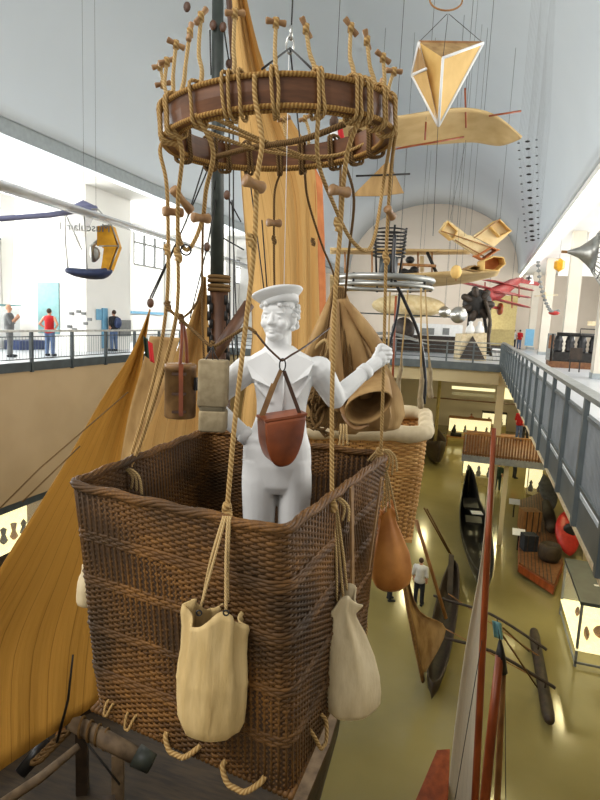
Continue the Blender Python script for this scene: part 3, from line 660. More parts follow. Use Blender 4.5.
for s in (-1, 1): MB().beam(sp(s*w*.36, -.006, dep*.4), sp(s*w*.36, .05, -.004+dep*.4), .028, .01, tuple(FY)).build('strap_loop', 'leatherd', q, False)
rg = at(282.5, 365, hs+.03)
MB().beam(at(260, 421, hs+.05), at(274, 384, hs+.04), .024, .006, tuple(FY)).build('strap', 'strap', q, False)
MB().beam(at(273, 388, hs+.04), at(281, 370, hs+.03), .017, .007, tuple(FY)).build('strap', 'strap', q, False)
MB().beam(at(301, 417, hs+.05), at(284, 371, hs+.03), .016, .006, tuple(FY)).build('strap', 'leatherd', q, False)
MB().tube([rg+RX*.0125*math.cos(t_)+UZ*.027*math.sin(t_) for t_ in [2*PI*i/20 for i in range(20)]], .0032, 7, closed=True).build('ring', 'iron', q)
MB().tube(sm([at(256, 333, 2.38), at(268, 348, 2.37), at(282, 361, hs+.03)], 3), .0048, 6).build('cord', 'leatherd', q)
MB().tube(sm([at(282, 361, hs+.03), at(293, 354, 2.36), at(306, 346, 2.46), at(330, 328, 3.0)], 3), .0045, 6).build('cord', 'leatherd', q)
# ------------------------------------------------------------------ the statue
HS = 2.6
st = thing('sailor_statue', 'white plaster statue of a sailor standing in the wicker basket', 'statue', V(*(at(277, 480, HS).xy), .03))
def ring(cx, cy, hw, dep, h=HS, n=24, p=2.3):
    c = at(cx, cy, h); w = hw*h/F*.985; out = []
    for k in range(n):
        a = 2*PI*k/n; ca, sa = math.cos(a), math.sin(a); x = math.copysign(abs(ca)**(2/p), ca); y = math.copysign(abs(sa)**(2/p), sa)
        out.append(c+RX*w*x+FY*dep*y)
    return out
mb = MB()
mb.loft([ring(*r) for r in ((277, 490, 22, .085), (277, 482, 33, .105), (277, 462, 36, .115), (277, 446, 35, .11), (279, 432, 29, .098), (281, 415, 25, .09), (282, 400, 26, .095), (283, 385, 29.5, .105), (283, 372, 33, .105), (283, 362, 35, .095), (282, 356, 30, .08), (281, 350, 19, .06), (280, 345, 13, .052))])
mb.loft([ring(cx, cy, hw, d, h, 18) for cx, cy, hw, d, h in ((277, 362, 14, .06, HS), (277, 350, 12.5, .055, HS), (277, 338, 11.5, .05, HS-.01), (278, 328, 11, .05, HS-.01))])
def legs(cx, yy, hw, d): return ring(cx, yy, hw, d, HS, 20, 2.2)
mb.loft([legs(*r) for r in ((259.5, 458, 17, .10), (259, 476, 18, .108), (259, 490, 18, .106), (259, 515, 17, .096), (259, 545, 15.5, .085), (259, 590, 14.5, .075), (259, 640, 14, .07), (259, 684, 14.5, .075))])
mb.loft([legs(*r) for r in ((294, 458, 17, .10), (295, 476, 17.5, .108), (295, 490, 17.5, .104), (293.5, 515, 16.5, .094), (292, 545, 15.5, .085), (291, 590, 14.5, .075), (291, 640, 14, .07), (291, 684, 14.5, .075))])
for cx in (259, 291):
    f = at(cx, 690, HS); z = .045; p = V(f.x, f.y, z+.03); mb.cap(p+V(0, 0, .02), p-FY*.15+V(0, 0, -.012), .042, .034)
# arms: shoulder, elbow, wrist
sL, eL, wL = at(246, 370, HS), at(208, 402, HS+.06), at(251, 440, HS-.03)
sR, eR, wR = at(319, 370, HS), at(335, 398, HS+.1), at(368, 369, HS+.25)
for s_, e_, w_ in ((sL, eL, wL), (sR, eR, wR)):
    mb.cap(s_, e_, .067, .054); mb.cap(e_, e_.lerp(w_, .9), .048, .036, 14)
# left hand on hip
mb.cap(wL, wL.lerp(at(264, 440, HS-.08), .9), .034, .028)
for p, q_, a, b in (((256, 384), (271, 402), .085, .092), ((309, 378), (297, 398), .09, .092)): mb.cap(at(*p, HS-a), at(*q_, HS-b), .011, .008, 8)
body = mb.build('body', 'plaster', st, voxel=.0065, iters=4)
# head: one continuous face with brow, sockets, nose, lips, chin and ears
hm = MB(); hc = at(278.5, 318, HS-.01)
yaw = Matrix.Rotation(math.radians(-20), 3, 'Z'); hf = yaw @ (-FY); hr = yaw @ RX; 
def hq(x, y, z): return hc+hr*x+hf*y+UZ*z     # x right in the picture, y towards the viewer
HM = Matrix((hr, hf, UZ)).transposed()
def he(x, y, z, rx, ry, rz): hm.ell(hq(x, y, z), (rx, ry, rz), 16, HM)
he(0, -.015, .022, .076, .092, .092); he(0, .010, -.022, .067, .074, .086); he(0, .03, -.075, .044, .048, .034)
he(0, .058, .036, .055, .020, .03)
for s in (-1, 1):
    he(s*.028, .068, .022, .024, .009, .006); he(s*.036, .052, -.026, .028, .026, .026); he(s*.074, -.005, -.005, .012, .02, .032)
    he(s*.030, .066, .004, .0125, .008, .008)
hm.cap(hq(0, .074, .016), hq(0, .095, -.02), .0072, .0115); he(-.012, .08, -.024, .009, .011, .008); he(.012, .08, -.024, .009, .011, .008)
hm.cap(hq(-.023, .069, -.052), hq(.023, .069, -.052), .0062, .0062); he(0, .074, -.051, .018, .01, .006); he(0, .073, -.062, .016, .010, .007); he(0, .066, -.082, .02, .014, .014)
hm.cap(hq(0, -.02, -.03), hq(0, -.03, -.12), .055, .055)
hd = hm.build('head', 'plaster', st, voxel=.0036, iters=2)
em = MB()
for s in (-1, 1): em.ell(hq(s*.030, .0690, .003), (.0095, .006, .0055), 12, HM)
em.build('eyes', 'plaster', hd)
cm = MB()
for i in range(90):
    a = random.uniform(-.5*PI, 1.15*PI); zz = random.uniform(-.045, .062)
    if math.sin(a) > .35 and zz < .05: continue
    if math.cos(a) < -.2 and math.sin(a) > -.1 and zz < .04: continue
    x, y = .079*math.cos(a), -.015+.096*math.sin(a); r = random.uniform(.011, .018); cm.ell(hq(x, y, zz), (r, r, r*.9), 8, HM)
for i in range(16):
    x = -.055+i*.0075; cm.ell(hq(x+.02, .062-abs(x)*.35, .058+random.uniform(-.006, .004)), .0105, 8)
cm.build('hair', 'plaster', st)
# sailor cap
capc = hq(.004, .0, .075); tl = (UZ*.95+hr*(-.25)+hf*(-.10)).normalized()
MB().lathe(capc, [(.080, -.016), (.086, -.014), (.088, .012), (.085, .02)], 30, tl).build('cap_band', 'plaster', st)
MB().lathe(capc+tl*.004-hr*.006, [(.086, 0), (.116, .03), (.119, .035), (.116, .04), (.08, .052), (.02, .057)], 34, tl).build('cap_crown', 'plaster', st)
# collar flaps, jacket hem and placket folds
def onchest(px, py, d): return at(px, py, HS-d)
MB().prism([onchest(266, 352, .085), onchest(246, 362, .075), onchest(252, 378, .105), onchest(272, 388, .122), onchest(283, 372, .115)], FY*.012).build('collar', 'plaster', st, False)
MB().prism([onchest(290, 352, .085), onchest(314, 362, .08), onchest(309, 374, .105), onchest(292, 384, .122), onchest(283, 372, .115)], FY*.012).build('collar', 'plaster', st, False)
for (p, q_) in (((284, 376), (283, 412)),): MB().tube([at(*p, HS-.112), at(*q_, HS-.097)], .004, 6).build('placket', 'plaster', st)
for p, e in ((wL, eL), (wR, eR)):
    d = (p-e).normalized(); c = e.lerp(p, .86); MB().tube([c-d*.01, c+d*.03], [.042, .041], 16).build('cuff', 'plaster', st)
# right hand closed round the rope
hr_ = at(384.5, 356, 2.95); pm = MB()
pm.cap(wR, wR.lerp(hr_, .45), .033, .036); pm.ell(wR.lerp(hr_, .66)+V(0, 0, .004), (.042, .034, .044), 14)
hand = pm
for k in range(4):
    z = .036-k*.021; L = (.95, 1.05, 1, .82)[k]; c0 = hr_+V(0, 0, z)-RX*.03-FY*.012
    hand.tube(sm([c0-RX*.02, c0-FY*.02*L+RX*.02, c0-FY*.022*L+RX*.045*L, c0+RX*.06*L+FY*.005, c0+RX*.052*L+FY*.03, c0+RX*.03+FY*.034], 3), [.0105]*10+[.0098]*5+[.008], 8)
hand.tube(sm([wR.lerp(hr_, .4)+V(0, 0, .03), hr_-RX*.03+V(0, 0, .052)-FY*.02, hr_-RX*.004+V(0, 0, .05)-FY*.022, hr_+RX*.018+V(0, 0, .04)-FY*.02], 4), [.014]*5+[.012]*5+[.010]*3, 8)
hand.build('hand', 'plaster', st, voxel=.0036, iters=1)
# left hand fingers on the hip
lm = MB(); c0 = at(270, 439, HS-.1)
for k in range(4):
    b = c0+V(0, 0, .012-k*.017)-RX*.02; lm.tube(sm([b, b+RX*.03-FY*.012, b+RX*.062-FY*.004+V(0, 0, -.008), b+RX*(.085-.006*k)+FY*.012+V(0, 0, -.014)], 3), [.0105]*4+[.0098]*3+[.0085]*3, 8)
lm.ell(c0-RX*.022, (.036, .026, .038), 12); lm.tube(sm([c0-RX*.035+V(0, 0, .03), c0+V(0, 0, .045), c0+RX*.025+V(0, 0, .05)], 3), [.012]*4+[.010]*3, 8)
lm.build('hand', 'plaster', st, voxel=.0036, iters=1)
# ------------------------------------------------------------------ old sailing ship below on the left
ZD = -5.3
sh = thing('sailing_ship', 'old wooden sailing ship with tan sails and dark mast beneath the basket', 'ship', atZ(150, 760, ZF))
dk = [atZ(*p, ZD) for p in ((-190, 905), (-90, 800), (30, 742), (130, 690), (290, 655), (345, 690), (322, 770), (285, 860), (180, 1010), (-60, 1080))]
MB().prism(dk, (0, 0, -.12)).build('deck', 'deck', sh, False)
cen = sum(dk, Vector())/len(dk)
mb = MB(); n = len(dk)
mb.loft([[p.lerp(cen, f)+V(0, 0, z) for p in dk] for f, z in ((0, -.1), (.03, -.9), (.16, -2.1), (.4, -2.88))], True); mb.build('hull', 'dwood', sh)
for S_ in (((1, 2), (2, 3), (3, 4)), ((5, 6), (6, 7))):
    mb = MB(); m2 = MB()
    for a, b in S_: mb.beam(dk[a]+V(0, 0, .2), dk[b]+V(0, 0, .2), .1, .42); m2.beam(dk[a]+V(0, 0, .44), dk[b]+V(0, 0, .44), .2, .07)
    mb.build('bulwark', 'dwood', sh, False); m2.build('cap_rail', 'greyw', sh, False)
hm_ = 8.6
MB().tube([at(222, 760, hm_), at(221, 420, hm_), at(219, 287, hm_)], [.17, .15, .14], 16).build('lower_mast', 'mastb', sh)
MB().tube([at(217, 300, hm_), at(217.5, 120, hm_), at(218, -70, hm_)], [.105, .09, .075], 16).build('topmast', 'mastg', sh)
mb = MB()
for py in (277, 281, 286, 290): mb.tube([at(219, py, hm_)+RX*.15*math.cos(a)+FY*.15*math.sin(a) for a in [2*PI*i/14 for i in range(14)]], .03, 6, closed=True)
mb.build('mast_lashing', 'roped', sh)
for dx in (-8, 9):
    mb = MB()
    for k in range(9): c = at(218+dx+(k % 2)*2-1, 300+k*8, hm_-.15); mb.tube([c+V(0, 0, .07), c+V(0, 0, -.07)], .03, 6)
    mb.build('belayed_rope', 'iron', sh)
def poly_at(t, pts):
    n = len(pts)-1; i = min(int(t*n), n-1); f = t*n-i; p = [np.array(q, float) for q in pts]
    g = lambda j: p[max(0, min(n, j))]
    a, b, c, d = g(i-1), g(i), g(i+1), g(i+2); return .5*(2*b+(c-a)*f+(2*a-5*b+4*c-d)*f*f+(3*b-a-3*c+d)*f**3)
def sail(name, L, R_, m, parent, bil=.5, nu=24, nv=24, fold=.0, th=.012):
    def fn(u, v):
        a, b = poly_at(v, L), poly_at(v, R_); q = a*(1-u)+b*u
        h = q[2]+bil*math.sin(PI*u)*math.sin(PI*min(v*.9+.08, 1))+fold*math.sin(u*26+v*5)*(.3+v)
        return at(q[0], q[1], h)
    return MB().sheet(fn, nu, nv, th).build(name, m, parent)
sail('foresail', [(149.5, 309, 8), (131, 353, 7.8), (100, 402, 7.5), (60, 471, 7.1), (0, 568, 6.6), (-60, 668, 6.1), (-60, 812, 5.6)], [(150.5, 310, 8), (143, 360, 7.95), (134, 415, 7.9), (124, 480, 7.85), (114, 560, 7.8), (106, 640, 7.7), (99, 702, 7.55)], 'sail', sh, .25, fold=.02)
sail('staysail', [(203, 276, 8.4), (190, 320, 8.3), (170, 366, 8.2), (142, 440, 8.1), (120, 600, 8)], [(206, 277, 8.5), (208, 310, 8.5), (211, 370, 8.5), (214, 450, 8.5), (216, 600, 8.5)], 'sail2', sh, .3, fold=.03)
sail('mainsail', [(221, -60, 9.2), (229, 0, 9.2), (236, 90, 9.2), (241, 180, 9.1), (247, 260, 9), (252, 340, 8.9), (240, 430, 8.8), (235, 600, 8.8)], [(235, -60, 9.6), (247, 0, 9.6), (264, 65, 9.8), (290, 117, 10), (314, 165, 10), (318, 260, 9.9), (320, 350, 9.8), (322, 600, 9.6)], 'sail2', sh, .5, fold=.05)
sail('mainsail_edge', [(314, 166, 9.98), (317, 260, 9.88), (319, 350, 9.78), (321, 600, 9.6)], [(322, 182, 10.1), (325, 262, 10), (326, 350, 9.9), (328, 600, 9.7)], 'orange', sh, .02, 4, 12)
MB().tube([at(226, -60, 9.1), at(229, 0, 9.1), at(234, 76, 9.1)], .045, 10).build('gaff', 'mastb', sh)
MB().tube([at(249, 304, 8.2), at(226, 338, 8.0), at(208, 364, 7.9)], .085, 12).build('boom', 'mastb', sh)
sail('brailed_sail', [(150, 336, 7.6), (141, 370, 7.55), (129, 412, 7.5), (119, 468, 7.4)], [(180, 338, 7.7), (170, 372, 7.6), (158, 406, 7.5), (131, 466, 7.4)], 'tan', sh, .1, 10, 16)
def flagfn(u, v): q = at(143+10*u+2*v, 336+20*v+6*u, 7.4+.05*math.sin(7*u)); return q
MB().sheet(lambda u, v: flagfn(u*.5, v), 4, 8, .006).build('flag', 'dkgreen', sh); MB().sheet(lambda u, v: flagfn(.5+u*.4, v+.1), 4, 8, .006).build('flag', 'cred', sh)
def block(px, py, h, r=.07): return MB().ell(at(px, py, h), (r, r*.6, r*1.25), 12).build('pulley_block', 'mastb', sh)
for b in ((227, 195, 8.4), (207, 247, 8.3), (150.5, 303, 8.0), (213, 25, 8.5), (223, 27, 8.5), (229, 64, 8.7), (187, 7, 8.4)): block(*b, .055)
def lines(name, segs, m, r, parent):
    mb = MB()
    for s in segs: mb.tube([at(*p) for p in s], r, 5)
    return mb.build(name, m, parent)
lines('rigging', [((150, 298, 8), (186, 222, 8.3), (215, 130, 8.5)), ((152, 298, 8), (178, 240, 8.3), (216, 150, 8.5)), ((210, 30, 8.5), (211, 75, 8.5)), ((224, 30, 8.5), (229, 62, 8.7)), ((229, 66, 8.7), (230, 330, 8.7)), ((233, 66, 8.8), (234, 340, 8.8)), ((227, 196, 8.5), (241, 222, 8.6)), ((223, 238, 8.4), (244, 250, 8.5)), ((207, 248, 8.3), (190, 318, 8.1)), ((207, 248, 8.3), (216, 200, 8.5)), ((233, 78, 8.7), (214, 190, 8.5)), ((250, 180, 8.9), (268, 320, 8.6)), ((262, 220, 9), (268, 300, 8.9)), ((232, 200, 8.7), (239, 390, 8.7)), ((228, 300, 8.5), (238, 400, 8.6))], 'iron', .011, sh)
lines('rigging', [((0, 508, 6.3), (40, 468, 6.6), (128, 392, 7.4)), ((22, 502, 6.4), (80, 446, 7))], 'roped', .01, sh)
# windlass and gear on the bow deck
MB().tube([at(72, 722, 7.3), at(110, 742, 7.15), at(138, 757, 7.05)], [.11, .12, .11], 14).build('windlass_barrel', 'greyw', sh)
MB().tube([at(136, 755, 7.0), at(152, 764, 6.95)], [.15, .13], 12).build('windlass_end', 'mastg', sh)
MB().tube([at(-10, 812, 6.5), at(40, 778, 6.8), at(79, 746, 7.1)], [.07, .065, .05], 12).build('handspike', 'greyw', sh)
MB().tube([at(73, 655, 6.9), at(68, 700, 6.95), at(57, 742, 7.1)], [.012, .018, .022], 8).build('iron_bar', 'iron', sh)
MB().tube([at(72, 724, 7.3), at(120, 785, 6.9)], .016, 6).build('iron_bar', 'iron', sh)
for px, py, hh, q in ((118, 752, 7.1, 'greyw'), (82, 730, 7.35, 'dwood'), (108, 800, 6.7, 'dwood')):
    c = at(px, py, hh); MB().box((c.x, c.y, (c.z+ZD)/2), (.16, .16, abs(c.z-ZD)), .5).build('bitt', q, sh, False)
mb = MB()
for k in range(6): c = at(38+k*5, 760-k*5, 7.0+k*.05); mb.tube([c+RX*.09*math.cos(a)+FY*.06*math.sin(a)+V(0, 0, .04*math.cos(a)) for a in [2*PI*i/12 for i in range(12)]], .028, 6, closed=True)
for k in range(4): c = at(82+k*8, 727+k*4, 7.2); mb.tube([c+FY*.13*math.cos(a)+UZ*.13*math.sin(a) for a in [2*PI*i/14 for i in range(14)]], .02, 6, closed=True)
mb.build('rope_coil', 'roped', sh)
MB().tube([at(20, 774, 7.1), at(48, 740, 7.4)], [.09, .11], 10).build('fender', 'black', sh)
MB().prism([at(55, 735, 7.45), at(62, 722, 7.5), at(66, 738, 7.4)], FY*.05).build('cleat', 'wood', sh, False)
# ------------------------------------------------------------------ boats on the hall floor
def boat(bow, stern, beam, hgt, sheer=.2, full=.6, n=28, thick=.05, z0=None, tipz=.0):
    bow, stern = Vector(bow), Vector(stern); ax = (stern-bow); ax.z = 0; L = ax.length; ax = ax/L; sd = V(-ax.y, ax.x, 0); rings = []
    for i in range(n+1):
        t = i/n; w = beam/2*max(math.sin(PI*t), 0)**full+.012; e = abs(2*t-1)**2.5; zt = hgt+sheer*e+tipz*max(0, 1-t*6); zk = .12*hgt*e*3*(1 if sheer else 0)
        c = bow+ax*L*t; sec = []
        for a in (0, .25, .5, .75, 1): an = a*PI/2; sec.append((w*math.cos(an)**.8, zt+(zk-zt)*math.sin(an)))
        outer = sec+[(-x, z) for x, z in reversed(sec[:-1])]; k = max(.1, 1-thick/max(w, .02))
        inner = [(x*k, z+thick if z < zt-1e-6 else zt) for x, z in outer]
        rings.append([c+sd*x+V(0, 0, z) for x, z in outer+list(reversed(inner))])
    return MB().loft(rings)
def B0(p, z=ZF): return V(p.x, p.y, z)
# outrigger canoe
oc = thing('outrigger_canoe', 'dark outrigger canoe with a small tan sail on the hall floor', 'canoe', B0(atZ(440, 630, ZF)))
bw, sn = B0(atZ(453, 575, ZF)), B0(atZ(431, 706, ZF))
boat(bw, sn, .75, .5, .15, .4).build('canoe_hull', 'dwood', oc)
fa, fb = B0(atZ(533, 636, ZF)), B0(atZ(549, 731, ZF)); fd = (fb-fa).normalized()
mb = MB(); mb.tube(sm([fa+V(0, 0, .28), fa+fd*.4+V(0, 0, .2), fa.lerp(fb, .5)+V(0, 0, .18), fb-fd*.4+V(0, 0, .2), fb+V(0, 0, .28)], 5), [.03, .07, .11, .13, .14]+[.16]*11+[.14, .13, .11, .07, .03], 10); mb.build('float', 'dwood', oc)
def up(p, z): return V(p.x, p.y, ZF+z)
c1, c2 = bw.lerp(sn, .45), bw.lerp(sn, .74); g1, g2 = fa.lerp(fb, .3), fa.lerp(fb, .72)
for c_, g_ in ((c1, g1), (c2, g2)):
    d = (g_-c_).normalized(); MB().tube(sm([up(c_-d*.5, .72), up(c_, .74), up(c_.lerp(g_, .5), .85), up(g_, .5), up(g_+d*.25, .42)], 5), .045, 8).build('outrigger_boom', 'dwood', oc)
    MB().tube([up(g_, .55), up(g_, .2)], .025, 6).build('float_peg', 'dwood', oc)
for f in (.38, .66): MB().tube([up(bw.lerp(sn, f), .7), up(fa.lerp(fb, f), .32)], .018, 6).build('tie_rod', 'wood', oc)
hs_ = 13.9; ctr = up(bw.lerp(sn, .42), .7)
MB().tube([at(446, 618, hs_+.3), at(416, 520, hs_+.3)], .05, 8).build('yard', 'wood', oc)
MB().prism([atY(449, 554, bw.y-1), atY(454, 556, bw.y-1), atY(452, 604, bw.y-2.2), atY(446, 602, bw.y-2.2)], (0, .08, 0)).build('bow_post', 'dwood', oc, False)

sail('sail', [(402, 530, hs_+.3), (405, 580, hs_+.2), (413, 625, hs_), (423, 672, hs_)], [(404, 531, hs_+.3), (410, 583, hs_+.3), (421, 612, hs_+.25), (446, 629, hs_+.2), (426, 672, hs_)], 'tan', oc, .2, 14, 16, th=.02)
MB().tube(sm([at(401, 525, hs_+.3), at(404, 580, hs_+.2), at(412, 628, hs_), at(423, 680, hs_)], 4), .14, 8, flat=.4).build('sail_yard', 'strap', oc)
lines('stay', [((424, 508, hs_+2), (449, 553, hs_+2.5)), ((427, 509, hs_+2), (451, 554, hs_+2.5)), ((503, 636, hs_-1), (547, 702, hs_+1)), ((503, 628, hs_-1), (533, 655, hs_+3))], 'roped', .025, oc)
# gondola
gd = thing('gondola', 'long black gondola on the hall floor left of the white sail', 'boat', B0(atZ(472, 540, ZF)))
gb, gs = B0(atZ(467, 502, ZF)), B0(atZ(484, 604, ZF))
boat(gb, gs, 1.35, .75, .3, .55, tipz=1.1).build('gondola_hull', 'black', gd)
gx = (gs-gb).normalized()
for f, L in ((.2, .9), (.42, .5)): c = gb.lerp(gs, f); MB().box((c.x, c.y, ZF+.72), (.75, L*2, .06), math.atan2(gx.y, gx.x)-PI/2).build('deck_board', 'black', gd, False)
c = gb.lerp(gs, .34); MB().box((c.x+.2, c.y, ZF+.78), (.55, .5, .03), .2).build('notice', 'white', gd, False)
# white sailed boat: tall varnished mast
wb = thing('sailing_boat', 'boat with tall varnished mast and white sail rising from the hall floor', 'boat', B0(atZ(462, 860, ZF)))
MB().tube([at(494, 428, 11), at(487, 560, 10.6), at(475, 800, 10), at(468, 960, 9.7)], [.045, .065, .075, .08], 12).build('mast', 'redwood', wb)
sail('sail', [(489, 470, 10.9), (481, 560, 10.7), (465, 650, 10.5), (452, 750, 10.3), (440, 880, 10.1), (430, 980, 10)], [(491, 472, 10.88), (486.5, 565, 10.62), (481, 660, 10.35), (475.5, 755, 10.12), (470, 880, 9.9), (466, 980, 9.72)], 'wsail', wb, .12, 14, 20)
q0 = [at(437, 750, 10.9), at(450, 749, 10.9), at(447, 830, 9.4), at(403, 830, 9.4)]
MB().prism(q0, (0, 0, -.12)).build('foredeck', 'redwood', wb, False); MB().prism([p+V(0, 0, -.12) for p in q0], (0, 0, -.7)).build('hull', 'redwood', wb, False)
lb = [B0(atZ(436, 772, ZF), ZF), B0(atZ(440, 1010, ZF), ZF)]
lines('halyard', [((482, 640, 10.3), (455, 800, 10)),], 'iron', .008, wb)
# twin varnished spars with a blue pennant
sp_ = thing('twin_spars', 'pair of varnished spars meeting in an iron cap with blue pennant', 'spar', B0(atZ(490, 880, ZF)))
MB().tube([at(500, 655, 9.2), at(490, 745, 8.9), at(482, 830, 8.7), at(470, 980, 8.6)], [.075, .085, .09, .09], 12).build('spar', 'redwood', sp_)
MB().tube([at(503.5, 664, 9.25), at(500, 740, 9.1), at(496, 830, 9), at(492, 980, 8.9)], [.05, .055, .06, .06], 12).build('spar', 'wood', sp_)
MB().tube([at(500, 640, 9.3), at(500.5, 655, 9.2), at(502, 672, 9.2)], [.025, .085, .1], 10).build('iron_cap', 'iron', sp_)
MB().sheet(lambda u, v: at(492+9*u+2*v, 620+17*v+3*u, 9.35+.05*math.sin(6*u)), 6, 6, .006).build('pennant', 'cyan', sp_)
MB().tube([at(500, 642, 9.3), at(497, 618, 9.35)], .01, 6).build('pennant_staff', 'iron', sp_)
lines('stay', [((505, 690, 9.2), (506, 830, 9.1))], 'iron', .007, sp_)
# display case near the right wall
X0 = 3.53; zs = atX(559, 592.5, X0).z; zt = atX(579.4, 600, X0).z; Ya, Yb = 17.4, 20.7; X1 = 4.75
dc = thing('display_case', 'lit glass display case with dark flat top on the right of the floor', 'showcase', V(4.1, 19, ZF))
MB().bb((X0-.02, Ya-.02, zt), (X1+.02, Yb+.02, zt+.1)).build('top_panel', 'steeld', dc, False)
MB().bb((X0, Ya, zs-.06), (X1, Yb, zs)).build('shelf', 'lightbox', dc, False)  # shelf glows to imitate the light inside the case
mb = MB(); mb.bb((X0, Ya, zs), (X0+.015, Yb, zt)); mb.bb((X1-.015, Ya, zs), (X1, Yb, zt)); mb.bb((X0, Ya, zs), (X1, Ya+.015, zt)); mb.bb((X0, Yb-.015, zs), (X1, Yb, zt)); mb.build('glass', 'glass', dc, False)
for x in (X0, X1-.07):
    for y in (Ya, Yb-.07): MB().bb((x, y, ZF), (x+.07, y+.07, zt)).build('leg', 'grey', dc, False)
mb = MB(); mb.bb((X0, Ya, ZF+.1), (X0+.05, Yb, ZF+.16)); mb.bb((X0, Ya, ZF+.1), (X1, Ya+.05, ZF+.16)); mb.build('stretcher', 'grey', dc, False)
area('case_light', ((X0+X1)/2, (Ya+Yb)/2, zt-.05), ((X0+X1)/2, (Ya+Yb)/2, zs), X1-X0-.2, Yb-Ya-.2, 14, (1, .86, .42))
MB().bb((4.1, 18.7, zt+.1), (4.5, 18.8, zt+.115)).build('notice', 'white', dc, False)
for k, (x, y, L, w) in enumerate(((3.9, 17.9, .7, .07), (3.85, 19.4, .5, .06), (4.3, 18.2, .6, .16))):
    mb = boat(V(x, y, zs+.02), V(x+.1, y+L, zs+.02), w*2, .1, .05, .6); tag(mb.build('boat_model', 'wood'), ('small wooden boat model at the front of the lit case', 'slim wooden boat model in the middle of the lit case', 'broad wooden boat model on the right in the lit case')[k], 'model', 'boat models in the display case')
dc2 = thing('display_case', 'grey edge of a second display case at the right picture border', 'showcase', V(4.6, 15, ZF))
MB().bb((4.12, 13.2, ZF+1.8), (5.3, 15.4, ZF+1.9)).build('top_panel', 'steeld', dc2, False); MB().bb((4.12, 13.2, ZF+.7), (5.3, 15.4, ZF+.76)).build('shelf', 'lightbox', dc2, False)
for x in (4.12, 5.23):
    for y in (13.2, 15.33): MB().bb((x, y, ZF), (x+.07, y+.07, ZF+1.8)).build('leg', 'grey', dc2, False)
# raft boat with planked deck, crates and the red kayak behind it
rf = thing('planked_boat', 'red edged boat with striped plank deck at the right of the floor', 'boat', B0(atZ(545, 560, ZF)))
zr = ZF+.55; pl = [atZ(*p, zr) for p in ((520, 500), (519, 562), (554, 584), (563, 562), (556, 522), (542, 492))]
MB().prism(pl, (0, 0, -.08)).build('deck', 'fence', rf, False); MB().prism([p.lerp(sum(pl, Vector())/6, -.02)+V(0, 0, -.08) for p in pl], (0, 0, -.3)).build('hull', 'redwood', rf, False)
mb = MB(); a, b = pl[0], pl[5]; e, f = pl[1], pl[2]
for k in range(9): t = (k+.5)/9; mb.beam(a.lerp(b, t)+V(0, 0, .008), e.lerp(f, t)+V(0, 0, .008), .035, .012)
mb.build('plank_seam', 'dwood', rf, False)
def crate(name, label, px0, py0, px1, py1, z, dep, m, cat, slats=3):
    a = atZ((px0+px1)/2, py1, z); h = a.dot(FY); w = (px1-px0)*h/F*.97; H = (py1-py0)*h/F*.85
    t = thing(name, label, cat, a); c = a+FY*dep/2+V(0, 0, H/2+.01); R = Matrix((RX, FY, UZ)).transposed()
    MB().box(c, (w, dep, H), mtx=R).build('body', m, t, False); mb = MB()
    for k in range(slats): mb.box(c+RX*((k+.5)/slats-.5)*w-FY*dep/2, (.05, .03, H*1.01), mtx=R)
    mb.build('batten', 'dwood', t, False); return t
crate('cargo_crate', 'brown wooden crate standing on the planked boat', 522, 507, 541, 532, zr, .7, 'wood', 'crate')
crate('cargo_chest', 'dark blue chest in front of the brown crate', 523, 532, 538, 552, zr, .5, 'cdark', 'chest', 2)
mb = MB(); c = atZ(549, 560, zr)+V(0, 0, .3); mb.lathe(c-V(0, 0, .3), [(.35, 0), (.45, .2), (.45, .55), (.36, .7), (.3, .7), (.3, .5)], 18); tag(mb.build('rope_basket', 'deck'), 'round brown tub on the planked boat near the red kayak', 'tub')
mb = MB(); a, b = atZ(545, 512, zr), atZ(551, 536, zr); mb.tube([a+V(0, 0, .5), (a+b)/2+V(0, 0, .45), b+V(0, 0, .35)], [.2, .3, .24], 10); tag(mb.build('rolled_canvas', 'deck'), 'long brown roll lying across the planked boat', 'roll')
kp = atZ(570, 556, ZF+.3); kk = thing('kayak', 'red kayak leaning against the wall beside the planked boat', 'boat', kp)
kt = at(565, 511, kp.dot(FY)+1.2); d = (kt-kp); mb = MB(); L = d.length; ux_ = RX; nn = d.normalized().cross(ux_).normalized()
mb.loft([[kp+d*t+(ux_*math.cos(a)*.55+nn*math.sin(a)*.22)*max(.03, math.sin(PI*t)**.6) for a in [2*PI*i/16 for i in range(16)]] for t in [i/18 for i in range(19)]]); mb.build('hull', 'red', kk)
mb = MB(); c = kp+d*.52-nn*.2*(1 if nn.dot(FY) > 0 else -1); mb.ell(c, (.28, .12, .36), 12); mb.build('cockpit', 'black', kk)
mb = MB(); p0 = atZ(553, 510, ZF+.2); p1 = at(544, 474, p0.dot(FY)+1.5); d = p1-p0
mb.loft([[p0+d*t+(RX*math.cos(a)*.5+FY*math.sin(a)*.15)*max(.03, math.sin(PI*t)**.8) for a in [2*PI*i/12 for i in range(12)]] for t in [i/14 for i in range(15)]]); tag(mb.build('leaning_dinghy', 'cgrey'), 'grey green dinghy hull standing on end behind the crate', 'boat')
for k, (px, py) in enumerate(((513, 517), (517, 550))):
    c = atZ(px, py, ZF); t = thing('info_stand', ('small white info stand at the far corner of the planked boat', 'small white info stand at the near corner of the planked boat')[k], 'sign', c, 'info stands'); MB().bb((c.x-.03, c.y-.03, ZF), (c.x+.03, c.y+.03, ZF+.8)).build('post', 'iron', t, False)
    MB().box((c.x, c.y, ZF+.85), (.55, .4, .03), mtx=Matrix.Rotation(.5, 3, 'X')).build('panel', 'white', t, False)
